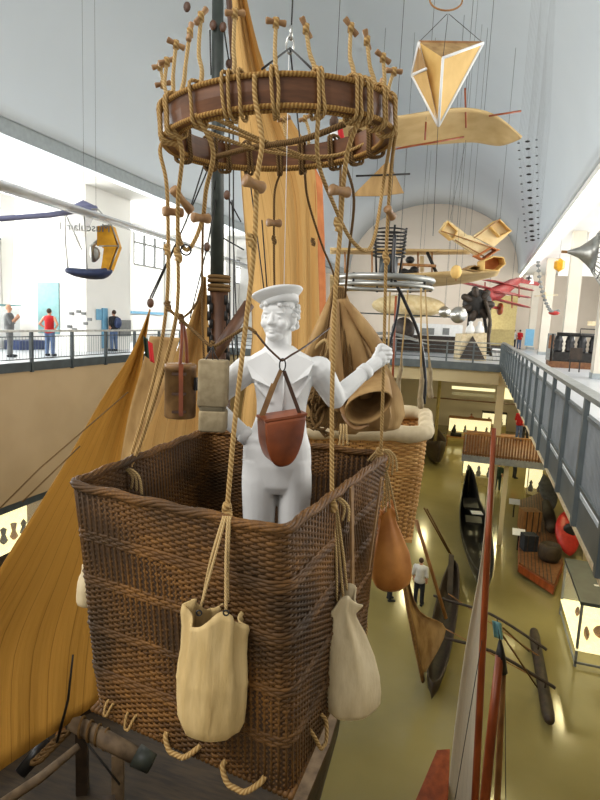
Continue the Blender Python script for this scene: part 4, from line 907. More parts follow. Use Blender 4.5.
# ------------------------------------------------------------------ people
def person(label, foot, hgt, face, shirt, legs, pose='down', hair='hairb', extra=None, group='visitors', sleeves=True):
    foot = Vector(foot); k = hgt/1.75; f = Vector((math.cos(face), math.sin(face), 0)); s = Vector((f.y, -f.x, 0)); t = thing('person', label, 'person', foot, group)
    def P(x, y, z): return foot+(s*x+f*y+UZ*z)*k
    arms = {'down': [((-.2, 0, 1.42), (-.25, -.03, 1.13), (-.23, .06, .86)), ((.2, 0, 1.42), (.25, -.03, 1.13), (.23, .06, .86))],
            'hips': [((-.2, 0, 1.42), (-.36, -.06, 1.17), (-.19, .08, 1.02)), ((.2, 0, 1.42), (.36, -.06, 1.17), (.19, .08, 1.02))],
            'photo': [((-.2, 0, 1.42), (-.25, .1, 1.16), (-.08, .3, 1.36)), ((.2, 0, 1.42), (.25, .1, 1.16), (.12, .3, 1.42))],
            'bent': [((-.2, .1, 1.35), (-.22, .25, 1.1), (-.1, .4, .95)), ((.2, .1, 1.35), (.24, .25, 1.1), (.1, .4, .95))]}[pose]
    lean = .12 if pose == 'bent' else 0
    mb = MB(); c = mb.cap; r = lambda v: v*k
    mb.ell(P(0, .02+lean*1.3, 1.63), (r(.078), r(.09), r(.115)), 12); c(P(0, lean, 1.44), P(0, .01+lean, 1.56), r(.055), r(.05)); mb.ell(P(0, .11+lean*1.3, 1.62), (r(.018), r(.02), r(.025)), 8)
    c(P(-.1, lean, 1.38), P(.1, lean, 1.38), r(.11), r(.11)); c(P(0, lean, 1.35), P(0, 0, 1.0), r(.15), r(.14)); c(P(-.07, 0, .95), P(.07, 0, .95), r(.125), r(.125))
    for a in arms: c(P(*a[0]), P(*a[1]), r(.052), r(.042)); c(P(*a[1]), P(*a[2]), r(.04), r(.03)); mb.ell(P(*a[2]), (r(.045),)*3, 8)
    for q in (-1, 1): c(P(q*.095, 0, .92), P(q*.11, .02, .5), r(.09), r(.062)); c(P(q*.11, .02, .5), P(q*.12, 0, .09), r(.058), r(.04)); c(P(q*.12, -.02, .045), P(q*.13, .16, .04), r(.045), r(.036))
    mb.build('body', 'skin', t, voxel=.024*k, iters=1)
    mb = MB(); c = mb.cap
    c(P(-.1, lean, 1.38), P(.1, lean, 1.38), r(.122), r(.122)); c(P(0, lean, 1.35), P(0, 0, 1.0), r(.165), r(.16)); c(P(-.06, 0, .93), P(.06, 0, .93), r(.145), r(.145))
    for a in arms if sleeves else (): c(P(*a[0]), P(*a[1]), r(.068), r(.06))
    mb.build('shirt', shirt, t, voxel=.026*k, iters=1)
    mb = MB(); c = mb.cap; c(P(-.06, 0, .92), P(.06, 0, .92), r(.138), r(.138))
    for q in (-1, 1): c(P(q*.095, 0, .9), P(q*.11, .02, .5), r(.104), r(.08)); c(P(q*.11, .02, .5), P(q*.12, 0, .12), r(.078), r(.068))
    mb.build('trousers', legs, t, voxel=.026*k, iters=1)
    mb = MB(); mb.ell(P(0, -.012+lean*1.3, 1.665), (r(.088), r(.098), r(.1)), 12); mb.build('hair', hair, t)
    mb = MB()
    for q in (-1, 1): mb.cap(P(q*.12, -.03, .045), P(q*.13, .17, .04), r(.052), r(.042))
    mb.build('shoes', 'cdark', t)
    if extra: extra(t, P, r)
    return t
def pack(t, P, r): MB().ell(P(0, -.24, 1.22), (r(.17), r(.15), r(.24)), 12).build('backpack', 'navy', t)
g0 = atZ(10, 357, 0); person('bald visitor in grey taking a photo on the left gallery', g0, 1.78, math.radians(35), 'cgrey', 'cgrey', 'photo', 'skin')
g1 = atZ(50, 356, 0); person('visitor in a red top with hands on hips on the left gallery', g1, 1.72, math.radians(100), 'cred', 'jean', 'hips', sleeves=False)
g2 = atZ(114, 351, 0); person('visitor with a blue backpack and jeans on the left gallery', g2, 1.78, math.radians(170), 'cdark', 'jean', 'down', extra=pack)
p = atZ(513, 349, 0); person('visitor in a pale shirt, left one of the far gallery pair', p, 1.75, math.radians(60), 'cwhite', 'cdark', 'down', group='far visitors')
p = atZ(518.5, 349, 0); person('visitor in a dark red top, right one of the far gallery pair', p, 1.75, math.radians(110), 'cred', 'jean', 'down', group='far visitors')
p = atZ(418, 605, ZF); person('visitor in a white shirt seen from above beside the leather bag', p, 1.78, math.radians(80), 'cwhite', 'cdark', 'down', group='floor visitors')
p = atZ(389, 600, ZF); person('visitor in a pale top bending over below the leather bag', p, 1.7, math.radians(20), 'cwhite', 'cdark', 'bent', group='floor visitors')
p = atZ(470, 432, ZF); person('small distant visitor in red under the far deck', p, 1.78, math.radians(-60), 'cred', 'cdark', 'down', group='floor visitors')
p = atZ(497, 490, ZF); person('visitor in dark green beside the mast under the slatted platform', p, 1.75, math.radians(90), 'dkgreen', 'dkgreen', 'down', group='floor visitors')
p = atZ(514, 478, ZF); person('visitor in red leaning under the edge of the slatted platform', p, 1.75, math.radians(20), 'cred', 'cdark', 'bent', group='floor visitors')
p = atZ(518, 441, -3.98); person('visitor in red standing on the slatted platform', p, 1.7, math.radians(50), 'cred', 'jean', 'down', group='platform visitors')
p = atZ(525, 440, -3.98); person('visitor in dark clothes on the slatted platform', p, 1.7, math.radians(120), 'cdark', 'cdark', 'down', group='platform visitors')
# ------------------------------------------------------------------ slatted platform and cases below
mz = thing('slatted_platform', 'raised platform with brown slatted fence across the lower hall', 'platform', V(2, 29, ZF))
MB().bb((-.3, 26, -4.3), (5.6, 32.5, -4.0)).build('floor_slab', 'grey', mz, False); MB().bb((-.2, 26.1, -4.0), (5.5, 32.4, -3.98)).build('floor_boards', 'fence', mz, False)
mb = MB(); mb.bb((-.3, 25.98, -3.05), (5.6, 26.08, -2.98)); mb.bb((-.3, 26, -3.95), (5.6, 26.05, -3.88)); mb.build('rail', 'wood', mz, False)
for k in range(48): MB().bb((-.28+k*.122, 26.0, -4.0), (-.28+k*.122+.07, 26.04, -3.05)).build('slat', 'fence', mz, False)
MB().bb((1.6, 26.6, ZF), (1.8, 26.8, -4.3)).build('leg', 'cream', mz, False); MB().bb((5.2, 26.3, ZF), (5.4, 26.5, -4.3)).build('leg', 'cream', mz, False)
MB().bb((3.0, 31.6, -4), (5.5, 32.3, -3.2)).build('counter', 'pad', mz, False)
def case(label, a, b, z0, z1, z2, frame='steeld', items=2, group='lit showcases', glow='lightbox'):
    t = thing('showcase', label, 'showcase', V((a[0]+b[0])/2, (a[1]+b[1])/2, z0), group)
    MB().bb((a[0], a[1], z0), (b[0], b[1], z1)).build('base', 'khaki', t, False); MB().bb((a[0], a[1], z2), (b[0], b[1], z2+.08)).build('top_panel', frame, t, False)
    MB().bb((a[0]+.03, b[1]-.05, z1), (b[0]-.03, b[1]-.02, z2)).build('back_panel', glow, t, False); MB().bb((a[0], a[1], z1), (b[0], a[1]+.015, z2)).build('glass', 'glass', t, False)
    for x in (a[0], b[0]-.05): MB().bb((x, a[1], z1), (x+.05, a[1]+.05, z2)).build('post', frame, t, False)
    for k in range(items):
        x = a[0]+(b[0]-a[0])*(k+.6)/items; MB().lathe((x, (a[1]+b[1])/2, z1), [(.12, 0), (.16, .2), (.08, .4), (.1, .55), (.02, .7)], 10).build('exhibit', 'dwood', t)
    return t
c = atZ(461, 483, ZF); case('lit glass showcase under the left end of the slatted platform', (c.x, c.y), (c.x+1.9, c.y+.8), ZF, ZF+.5, ZF+1.9, items=3)
c = atZ(527, 505, ZF); c.y += 1.2; case('tall lit showcase under the right end of the slatted platform', (c.x, c.y), (c.x+1.0, c.y+1.6), ZF, ZF+.3, ZF+2.0, 'pad', 2)
c = atZ(447, 440, ZF); case('long lit showcase at the far end under the deck', (c.x, c.y), (c.x+3.6, c.y+1), ZF, ZF+.7, ZF+2.0, 'wood', 4)
c = atZ(480, 436, ZF); case('small far showcase right of the distant visitor in red', (c.x, c.y), (c.x+2.2, c.y+1), ZF, ZF+1.1, ZF+2.2, 'dwood', 2)
for k, (px0, px1, py0, py1, m) in enumerate(((452, 495, 386, 392, 'lightbox'), (452, 494, 392, 398, 'white'), (503, 516, 388, 400, 'lightbox'))):
    a, b = atY(px0, py0, 52), atY(px1, py1, 52.1); tag(MB().bb((a.x, 52+k*.05, b.z), (b.x, 52.2+k*.05, a.z)).build('lit_board', m, smooth=False), ('bright lit strip panel high on the far lower wall', 'white panel below the bright strip on the far lower wall', 'small lit panel right of the pillar on the far lower wall')[k], 'panel')
a, b = atY(430, 398, 51), atY(522, 405, 51); struct('beam_far', MB().bb((a.x, 51, b.z), (5.5, 51.6, a.z)), 'fence')
a = atZ(436, 472, ZF); t = thing('dark_boat', 'dark boat standing behind the honey coloured basket', 'boat', a); boat(V(a.x-1.2, a.y+8, ZF), V(a.x+.1, a.y+.5, ZF), 1.6, 1.6, .5, .6).build('hull', 'dwood', t); MB().tube([V(a.x-.4, a.y+3, ZF+.5), V(a.x-.4, a.y+3, ZF+7)], .12, 8).build('mast', 'khaki', t)
# lit wall case under the left gallery
yy0, yy1 = 10.5, 15.2; t = thing('wall_showcase', 'bright lit wall showcase under the left gallery at the picture edge', 'showcase', V(-13.9, 13, ZF))
MB().bb((-14.6, yy0, ZF), (-13.55, yy1, -5.95)).build('base', 'dwood', t, False); MB().bb((-14.6, yy0, -5.95), (-13.55, yy1, -5.85)).build('shelf', 'lightbox', t, False); MB().bb((-14.6, yy0, -4.62), (-13.5, yy1, -4.42)).build('top_panel', 'steeld', t, False)  # shelf made to glow like a surface under the case's lamp
MB().bb((-14.65, yy0, -5.85), (-14.6, yy1, -4.62)).build('back_panel', 'lightbox', t, False); MB().bb((-13.57, yy0, -5.85), (-13.55, yy1, -4.62)).build('glass', 'glass', t, False)
for k in range(7):
    y = 11.9+k*.42; tag(MB().lathe((-14.0, y, -5.84), [(.05, 0), (.13, .1), (.06, .3), (.1, .42+.06*(k % 3)), (.02, .55)], 10).build('ship_model', 'wood' if k % 2 else 'dwood'), 'small dark model standing in the lit wall showcase', 'model', 'models in the lit wall showcase')
# ------------------------------------------------------------------ left gallery exhibits
def panel(label, a, b, m, name='info_board', cat='panel', group=None): return tag(MB().bb(a, b).build(name, m, smooth=False), label, cat, group)
def lpanel(label, px0, py0, px1, py1, x, m, th=.12, **k):
    a, b = atX(px0, py0, x), atX(px1, py1, x); return panel(label, (x-th, a.y, min(a.z, b.z)), (x, b.y, max(a.z, b.z)), m, **k)
def fpanel(label, px0, py0, px1, py1, y, m, th=.05, **k):
    a, b = atY(px0, py0, y), atY(px1, py1, y); return panel(label, (a.x, y-th, b.z), (b.x, y, a.z), m, **k)
fpanel('tall teal panel behind the visitor in red', 38, 282, 60, 334, 19.69, 'teal', cat='panel')
lpanel('low dark blue plinth behind the left gallery railing', 20, 341, 46, 353, -17.6, 'navy', .8, name='plinth', cat='plinth')
lpanel('glass fronted cabinet at the left edge of the gallery', -20, 306, 21, 352, -18.6, 'white', .5, name='cabinet', cat='cabinet')
lpanel('grey band sign above the cabinet at the left edge', -20, 303, 22, 307, -18.05, 'teal', name='sign_band', cat='sign')
lpanel('narrow blue info panel left of the visitor with backpack', 103, 308, 108, 348, -15.5, 'blue', .08)
lpanel('grey info board right of the visitor with backpack', 120, 320, 131, 336, -15.5, 'grey', .08)
lpanel('pale blue framed case at the back of the left gallery', 132, 311, 165, 315, -19.8, 'blue', .2)
lpanel('wide pale display wall below the left windows', 133, 315, 166, 335, -19.82, 'wall', .2)
for k, (px, py) in enumerate(((70, 312), (77, 310), (82, 312), (68, 325), (73, 328), (84, 322), (88, 318))):
    fpanel('small dark object mounted on the white pier wall', px, py, px+4, py+3, 19.69, 'cgrey', .06, name='mounted_object', cat='object', group='objects on the pier wall')
lpanel('round pale blue disc graphic on the gallery pier', 97, 309, 102, 320, -15.52, 'blue', .05, name='wall_graphic', cat='graphic')
# human powered aircraft hung on the left: wing, boom, clear nacelle
ac = thing('aircraft', 'hanging ultralight aircraft with clear and amber nacelle on the left', 'aircraft', at(90, 272, 13))
def foil(p, q, c0, c1, t0, t1, n=14):
    rings = []
    for a, c_, t_ in ((p, c0, t0), (q, c1, t1)): rings.append([Vector(a)+RX.lerp(FY, .0)*0+V(-.2, 1, .05).normalized()*0+FYc*c_*math.cos(2*PI*i/n)/2+UZ*t_*math.sin(2*PI*i/n)/2 for i in range(n)])
    return rings
FYc = RX
mb = MB(); W1 = [(-60, 165, 8.6, .30), (0, 186, 9.6, .26), (95, 216, 12.8, .2), (165, 238, 17, .2), (270, 275, 27, .2)]
mb.loft([[at(px, py, h)+RX*.5*math.cos(2*PI*i/12)*.6+UZ*t_*.3*math.sin(2*PI*i/12)+FY*.1*math.cos(2*PI*i/12) for i in range(12)] for px, py, h, t_ in W1]); mb.build('wing', 'wingfilm', ac)
MB().tube([at(-30, 221, 10.5), at(50, 215, 12), at(96, 208, 13)], [.05, .06, .06], 10).build('tail_boom', 'boom', ac)
MB().tube([at(70, 208, 13), at(84, 206, 13), at(96, 208, 13)], [.04, .13, .04], 10).build('boom_joint', 'boom', ac)
O = [(65, 212), (84, 209), (98, 209), (111, 224), (119, 246), (110, 270), (68, 270), (65, 240)]
hN = 13.; fr = [at(x, y, hN-.16) for x, y in O]; bkp = [at(x, y, hN+.16) for x, y in O]
mb = MB(); mb.prism([fr[i] for i in (0, 1, 2, 6, 7)], FY*.012); mb.build('clear_side', 'film', ac, False)
mb = MB(); mb.prism([bkp[i] for i in (0, 1, 2, 6, 7)], FY*.012); mb.build('clear_side', 'film', ac, False)
mb = MB()
for i in (2, 3, 4):
    mb.add([fr[i], fr[i+1], bkp[i+1], bkp[i]], [(0, 1, 2, 3)])
yq = [at(x, y, hN-.17) for x, y in ((97, 226), (110, 225), (116.5, 246), (108, 270), (101, 269), (104, 247), (97, 246))]
mb.prism(yq, FY*.012); mb.prism([p+FY*.33 for p in yq], FY*.012); mb.prism([yq[1], yq[2], yq[2]+FY*.34, yq[1]+FY*.34], RX*.01); mb.prism([yq[2], yq[3], yq[3]+FY*.34, yq[2]+FY*.34], RX*.01); mb.build('amber_nose', 'yellow', ac, False)
mb = MB(); mb.tube(sm([at(66, 270, hN), at(80, 273, hN), at(100, 274, hN), at(111, 269, hN)], 4), [.05]+[.2, .24, .28, .3, .32, .34, .34, .34, .3, .26]+[.2, .1], 12, flat=.35); mb.build('keel', 'navy', ac)
mb = MB()
for a, b in zip(O, O[1:]+O[:1]): mb.tube([at(*a, hN-.17), at(*b, hN-.17)], .013, 5); mb.tube([at(*a, hN+.17), at(*b, hN+.17)], .013, 5)
for a, b in (((66, 215), (82, 250)), ((84, 209), (87, 270)), ((99, 246), (119, 246)), ((100, 226), (112, 225))): mb.tube([at(*a, hN-.3), at(*b, hN-.3)], .014, 5)
mb.build('frame', 'alu', ac)
mb = MB(); mb.tube([at(94, 262, hN), at(92, 246, hN), at(100, 240, hN)], .05, 8); mb.ell(at(95, 254, hN), (.14, .04, .16), 12); mb.build('pedal_gear', 'alu', ac)
c = at(84, 231, hN-.2); mt = Matrix((RX*-1, UZ, FY)).transposed().to_4x4(); mt.translation = c; text_mesh('Musculair 1', .25, 'grey', ac, mt)
# thin line wires holding things
def vaultz(x, y):
    if x > XR: return ZS+.3
    if x < XL: return ZS+.15
    return ZS+.42+6.7*max(0, 1-((x-XC)/HW)**2)**.475
def upw(o, *ps, r=.006):
    mb = MB()
    for p in ps: p = at(*p); mb.tube([p, V(p.x, p.y, vaultz(p.x, p.y))], r, 5)
    return mb.build('wire', 'iron', o)
def wires(o, segs, r=.006, m='iron'): lines('wire', segs, m, r, o)
upw(ac, (84, 206, 13), (96, 208, 13), r=.003)
# ------------------------------------------------------------------ hanging things, upper right
kt = thing('kite', 'yellow faceted kite with pale edges hanging below the vault', 'kite', at(438, 126, 8))
K = {'tl': at(419, 42, 8.2), 'tr': at(483, 43, 8.4), 'b': at(438.5, 126, 8), 'l': at(412, 75, 8.5), 'c': at(443, 58, 7.7), 'm': at(426, 69, 7.9)}
def tri(ks, m, nm): MB().prism([K[k] for k in ks], FY*.012).build(nm, m, kt, False)
tri(('tl', 'c', 'b'), 'paper', 'panel'); tri(('c', 'tr', 'b'), 'paper', 'panel'); tri(('tl', 'tr', 'c'), 'tan', 'panel'); tri(('tl', 'm', 'l'), 'tan', 'panel'); tri(('l', 'm', 'b'), 'paper', 'panel')
for a, b in (('tl', 'tr'), ('tr', 'b'), ('tl', 'b'), ('l', 'b'), ('l', 'tl'), ('c', 'b'), ('l', 'm'), ('c', 'tr')): MB().tube([K[a], K[b]], .02, 6).build('spar', 'white' if a != 'tl' or b == 'b' else 'wood', kt)
wires(kt, [((419, 42, 8.2), (447, 14, 8.2)), ((483, 43, 8.4), (449, 14, 8.2)), ((443, 58, 7.7), (448, 14, 8.2)), ((438, 126, 8), (433, 236, 8))], .004)
rg = at(446, 0, 8.2); tag(MB().tube([rg+RX*.22*math.cos(a)+UZ*.13*math.sin(a) for a in [2*PI*i/24 for i in range(24)]], .012, 6, closed=True).build('hanging_hoop', 'wood'), 'thin wooden hoop at the top above the yellow kite', 'hoop')
def plate(name, label, pts, h, m, cat, th=.06, parent=None):
    mb = MB().prism([at(*p, h) if len(p) == 2 else at(*p) for p in pts], UZ*.02+FY*th)
    return mb.build(name, m, parent, False)
wg = thing('glider_wing', 'long tan fabric wing hanging under the vault behind the yellow kite', 'wing', at(450, 146, 15))
lead = [(330, 122, 14.4), (395, 118, 14.6), (440, 111, 14.9), (472, 110, 15), (497, 118, 15.1), (521, 138, 15.2)]; trail = [(330, 150, 16.4), (395, 147, 16.5), (440, 144.5, 16.6), (472, 142.5, 16.6), (500, 146, 16.3), (521, 139, 15.3)]
MB().sheet(lambda u, v: at(*(np.array(poly_at(v, lead))*(1-u)+np.array(poly_at(v, trail))*u)), 10, 30, .05).build('wing_panel', 'linen', wg)
for q in (((395, 149, 15.5), (464, 137, 15.4)), ((489, 116, 15), (521, 111, 15)), ((466, 128, 15.2), (465, 88, 15)), ((426, 122, 15), (425, 140, 15))): MB().tube([at(*p) for p in q], .025, 6).build('strut', 'redwood', wg)
upw(wg, (466, 90, 15), (426, 120, 15), (484, 114, 15.2), r=.005); wires(wg, [((466, 140, 15), (450, 220, 15))], .004)
t = thing('kite', 'tan flat kite point seen through the ring ropes', 'kite', at(375, 195, 9)); MB().prism([at(*p) for p in ((352, 196, 9), (388, 160, 9), (404, 193, 9.2), (380, 196, 9))], FY*.03).build('panel', 'tan', t, False); MB().tube([at(356, 176, 9), at(410, 174, 9)], .015, 6).build('spar', 'iron', t)
# box kites
def cell(pts, h, dep, m, parent, name='cell'):
    mb = MB(); a = [at(*p, h) for p in pts]; n = len(a); e = FY*dep+UZ*.05
    for i in range(n): mb.add([a[i], a[(i+1) % n], a[(i+1) % n]+e, a[i]+e], [(0, 1, 2, 3)])
    o = mb.build(name, m, parent, False); s = o.modifiers.new('s', 'SOLIDIFY'); s.thickness = .03; return o
kx = thing('box_kite', 'pale winged box kite hanging before the end wall', 'kite', at(480, 270, 22))
plate('wing_panel', '', [(439, 231), (448, 220), (470, 237), (458, 242)], 22, 'paperl', 'kite', .15, kx); plate('wing_panel', '', [(453, 239), (470, 235), (493, 249), (479, 257)], 21.8, 'paperl', 'kite', .3, kx); plate('wing_panel', '', [(473, 236), (500, 219), (512, 231), (494, 247)], 22.3, 'paperl', 'kite', .15, kx)
cell([(490, 226), (500, 219), (512, 231), (500, 237)], 22, .8, 'paper', kx); cell([(448, 221), (458, 231), (453, 240), (442, 231)], 21.8, .6, 'paper', kx); cell([(477, 256), (492, 247), (499, 250), (484, 260)], 21.5, .6, 'orange', kx)
for a, b in (((441, 231), (500, 250)), ((474, 238), (500, 219)), ((455, 240), (487, 258))): MB().tube([at(*a, 21.7), at(*b, 21.7)], .025, 6).build('spar', 'wood', kx)
upw(kx, (470, 238, 22), (500, 220, 22), (448, 222, 22), r=.006)
ky = thing('box_kite', 'orange hexagonal box kite under the pale winged one', 'kite', at(493, 270, 21)); cell([(484, 261), (494, 256), (504, 257), (506, 264), (498, 271), (484, 270)], 21, .8, 'paper', ky); plate('back_panel', '', [(485, 261), (494, 257), (504, 258), (505, 264), (498, 270), (485, 269)], 21.6, 'orange', 'kite', .02, ky)
kz = thing('box_kite', 'small tan box kite left of the orange hexagonal one', 'kite', at(476, 271, 21.5)); cell([(466, 269), (475, 265), (486, 269), (480, 272)], 21.5, .8, 'tan', kz); plate('back_panel', '', [(467, 269), (475, 266), (485, 269), (480, 271)], 22.2, 'tan', 'kite', .02, kz)
# biplane glider across the middle distance
bp = thing('biplane', 'tan cloth biplane hanging behind the grey metal ring', 'aircraft', at(420, 288, 24))
def slabw(L_, T_, m, nm): MB().sheet(lambda u, v: at(*(np.array(poly_at(v, L_))*(1-u)+np.array(poly_at(v, T_))*u)), 4, 16, .1).build(nm, m, bp)
slabw([(330, 250, 24), (400, 251, 24), (470, 252, 24)], [(330, 254, 26), (400, 255, 26), (470, 254.5, 26)], 'linen', 'upper_wing'); slabw([(330, 277, 23), (400, 276, 23), (460, 273, 23), (500, 271, 23.4)], [(330, 292, 26), (400, 289, 26), (460, 284, 26), (497, 276, 25)], 'linen', 'lower_wing')
for x in (345, 372, 402, 418, 432): MB().tube([at(x, 252, 24.5), at(x, 278, 24.5)], .04, 6).build('strut', 'wood', bp)
MB().tube([at(427, 252, 24.3), at(437, 274, 24.3)], .07, 8).build('strut', 'iron', bp); MB().tube([at(395, 264, 24), at(436, 266, 24)], .06, 8).build('elevator', 'wood', bp); mb = MB()
for x, y in ((404, 272), (410, 273), (414, 270), (410, 260)): mb.ell(at(x, y, 24.2), (.2, .2, .16), 8)
mb.build('engine', 'iron', bp); MB().prism([at(*p, 24.6) for p in ((420, 256), (424, 256), (424, 272), (420, 272))], FY*.05).build('rudder', 'paperl', bp, False)
upw(bp, (400, 251, 24.5), (420, 251, 24.5), (455, 252, 24.5), (372, 251, 24.5), r=.007)
# balloons
for lab, px, py, r, h, m in (('large silver ball hanging above the far deck', 458.5, 315, 8.3, 22, 'silver'), ('smaller silver ball left of the large one', 444.5, 312, 5.6, 24, 'silver'), ('small amber balloon hanging before the biplane wing', 456, 272, 5.4, 20, 'paper')):
    t = thing('hanging_ball' if m == 'silver' else 'balloon', lab, 'ball' if m == 'silver' else 'balloon', at(px, py+r, h), 'hanging balls' if m == 'silver' else None) if m == 'silver' else thing('balloon', lab, 'balloon', at(px, py+r, h))
    R_ = r*h/F; MB().ell(at(px, py, h), (R_, R_, R_*(1 if m == 'silver' else 1.25)), 24).build('envelope', m, t); upw(t, (px, py-r, h), r=.005)
    if m != 'silver': MB().box(at(px, py+8, h), (.06, .06, .06)).build('gondola', 'wood', t, False)
# triplane
tp = thing('triplane', 'red triplane with black cross tail hanging over the far gallery', 'aircraft', at(500, 312, 40))
def tw(p0, p1, c0, nm='wing'): 
    a, b = at(*p0), at(*p1); d = (b-a).normalized(); ch = V(-d.y, d.x, .12).normalized()*c0; mb = MB()
    mb.loft([[c+ch*x+UZ*z for x, z in ((-.5, 0), (-.3, .1), (.1, .1), (.5, 0), (.1, -.03), (-.3, -.04))] for c in (a, b)]); mb.build(nm, 'redw', tp, False)
tw((467, 284, 37), (523, 297, 44), 1.3); tw((490, 281, 40), (527, 290, 46), 1.3); tw((494, 292, 38), (524, 297, 42), 1.2); tw((497, 300, 38), (524, 307, 42), 1.1)
MB().tube([at(486, 296, 38), at(497, 293, 40), at(512, 284, 44), at(522, 279, 47)], [.45, .5, .4, .15], 12).build('fuselage', 'redw', tp); MB().prism([at(*p) for p in ((514, 282, 46), (516, 279, 46), (540, 284, 47), (538, 286, 47))], UZ*.12).build('tailplane', 'redw', tp, False)
c = at(529, 278, 46.5); mb = MB(); mb.prism([at(*p, 46.6) for p in ((526, 275), (533, 275), (534, 284), (526, 284))], FY*.06); mb.build('fin', 'white', tp, False); mb = MB(); mb.box(c, (.42, .06, .1)); mb.box(c, (.1, .06, .42)); mb.build('tail_cross', 'black', tp, False)
for px, py in ((485, 287), (512, 300), (519, 290)): MB().tube([at(px, py-5, 40), at(px, py+8, 40)], .05, 6).build('strut', 'redw', tp)
MB().tube([at(488, 306, 38), at(502, 309, 39)], .1, 8).build('axle', 'redw', tp); MB().lathe(at(500, 309, 38.6), [(.05, -.12), (.38, -.1), (.42, 0), (.38, .1), (.05, .12)], 16, tuple(RX)).build('wheel', 'redwood', tp)
upw(tp, (490, 284, 40), (512, 284, 44), r=.01)
# engine and pyramid exhibit on the far deck
c = atZ(474, 359, 0); en = thing('aero_engine', 'dark round aircraft engine mounted above the pale hopper', 'engine', at(476, 322, 31))
MB().lathe(at(477, 304, 31), [(.3, -.25), (.75, -.2), (.8, .1), (.5, .3), (.1, .35)], 18, tuple(-FY)).build('crankcase', 'iron', en); mb = MB()
for k in range(7): a = 2*PI*k/7; q = at(477, 304, 30.8); mb.cap(q+(RX*math.cos(a)+UZ*math.sin(a))*.5, q+(RX*math.cos(a)+UZ*math.sin(a))*.78, .2, .19)
mb.build('cylinders', 'dwood', en); MB().tube([at(470, 312, 31), at(468, 330, 31), at(468, 352, 31)], .09, 8).build('mount', 'iron', en); MB().tube([at(484, 316, 31), at(487, 335, 31), at(488, 354, 31)], .09, 8).build('mount', 'iron', en)
MB().tube(sm([at(485, 300, 30.5), at(490, 320, 30.5), at(488, 340, 30.5), at(491, 356, 30.4)], 4), [.3]*5+[.36]*5+[.26]*3, 8, flat=.3).build('propeller', 'deck', en)
py_ = thing('wedge_display', 'pale wedge shaped display with dark triangular front on the far deck', 'display', c)
MB().prism([at(*p, 29.6) for p in ((462, 334), (487, 333), (486.3, 361), (459.5, 360.5))], FY*1.2).build('body', 'pad', py_, False); MB().prism([at(*p, 29.45) for p in ((473, 336), (485, 359.5), (460, 358.5))], FY*.1).build('triangle_front', 'dwood', py_, False)
for k, px in enumerate((470, 479)): tag(MB().lathe(at(px, 333.5, 30), [(.2, 0), (.25, .12), (.2, .35), (.1, .45), (.12, .6), (.02, .66)], 12).build('white_bundle', 'white'), ('left white bundle on top of the wedge display', 'right white bundle on top of the wedge display')[k], 'bundle', 'white bundles')
t = thing('white_table', 'white slatted table beside the wedge display on the far deck', 'table', atZ(494, 359, 0)); MB().prism([at(*p) for p in ((492, 349.8, 30), (503, 351, 30), (503, 350, 32), (493, 349, 32))], UZ*.05).build('tabletop', 'white', t, False)
for px in (493, 497, 502): MB().tube([at(px, 351, 30.2), at(px-.3, 361, 30.2)], .03, 6).build('leg', 'white', t)
# showcases and dark plinths on the far deck
def fslab(label, px0, py0, px1, py1, h, dep, m, name, cat): 
    a, b = at(px0, py0, h), at(px1, py1, h); R = Matrix((RX, FY, UZ)).transposed(); o = tag(MB().box((a+b)/2+FY*dep/2, (abs((b-a).dot(RX)), dep, abs(a.z-b.z)), mtx=R).build(name, m, smooth=False), label, cat)
    if 0 < b.z < 1.6 and name != 'photo':
        c = (a+b)/2+FY*dep/2; MB().box((c.x, c.y, b.z/2), (abs((b-a).dot(RX))*.96, dep*.9, b.z), mtx=R).build('base', 'dwood', o, False)
    if name == 'hanging_beam': upw(o, (345, 311, 34.2), (445, 311, 34.2), r=.007)
    return o
fslab('long dark display plinth along the far deck', 372, 337, 463, 344, 36, 2, 'dwood', 'plinth', 'plinth'); fslab('white display case with photos above the dark plinth', 414, 323, 462, 337, 37, 1, 'white', 'exhibit_cabinet', 'cabinet')
for k, px in enumerate((421, 428, 443)): fslab('dark photo on the white display case', px, 328, px+6, 335, 36.97, .02, 'grey', 'photo', 'photo')['group'] = 'photos on the display case'
fslab('long dark green beam hanging over the far deck', 330, 311, 460, 318, 34, .5, 'mastg', 'hanging_beam', 'beam'); fslab('amber partition wall under the triplane', 493, 295, 513, 350, 50, .3, 'khaki', 'partition', 'partition'); fslab('ochre cabinet behind the wedge display', 489, 329, 513, 346, 44, .6, 'khaki', 'exhibit_cabinet', 'cabinet')
t = tag(MB().ell(at(408, 306, 40), (2.6, 1.2, .8), 20).build('cream_fuselage', 'paperl'), 'rounded cream fuselage body behind the grey ring', 'fuselage'); upw(t, (396, 301, 40), (420, 301, 40), r=.007)
t = tag(MB().tube(sm([at(335, 342, 34), at(385, 333, 33), at(430, 345, 32.5)], 5), [.1]+[.3]*8+[.1]*2, 8, flat=.3).build('wing_tip', 'alu'), 'pale curved wing lying low above the far deck', 'wing'); q_ = at(385, 334, 33.1); MB().tube([q_, V(q_.x, q_.y, 0)], .06, 8).build('stand', 'iron', t); q_ = at(350, 340, 33.6); MB().tube([q_, V(q_.x, q_.y, 0)], .06, 8).build('stand', 'iron', t)
t = tag(MB().lathe(at(403, 330, 35.2), [(.05, -.3), (.7, -.25), (.8, 0), (.7, .25), (.05, .3)], 20, tuple(RX+FY)).build('wheel', 'dwood'), 'dark wheel behind the honey basket ropes', 'wheel'); q_ = at(403, 330, 35.2); MB().tube([q_, V(q_.x, q_.y, 0)], .08, 8).build('stand', 'iron', t)
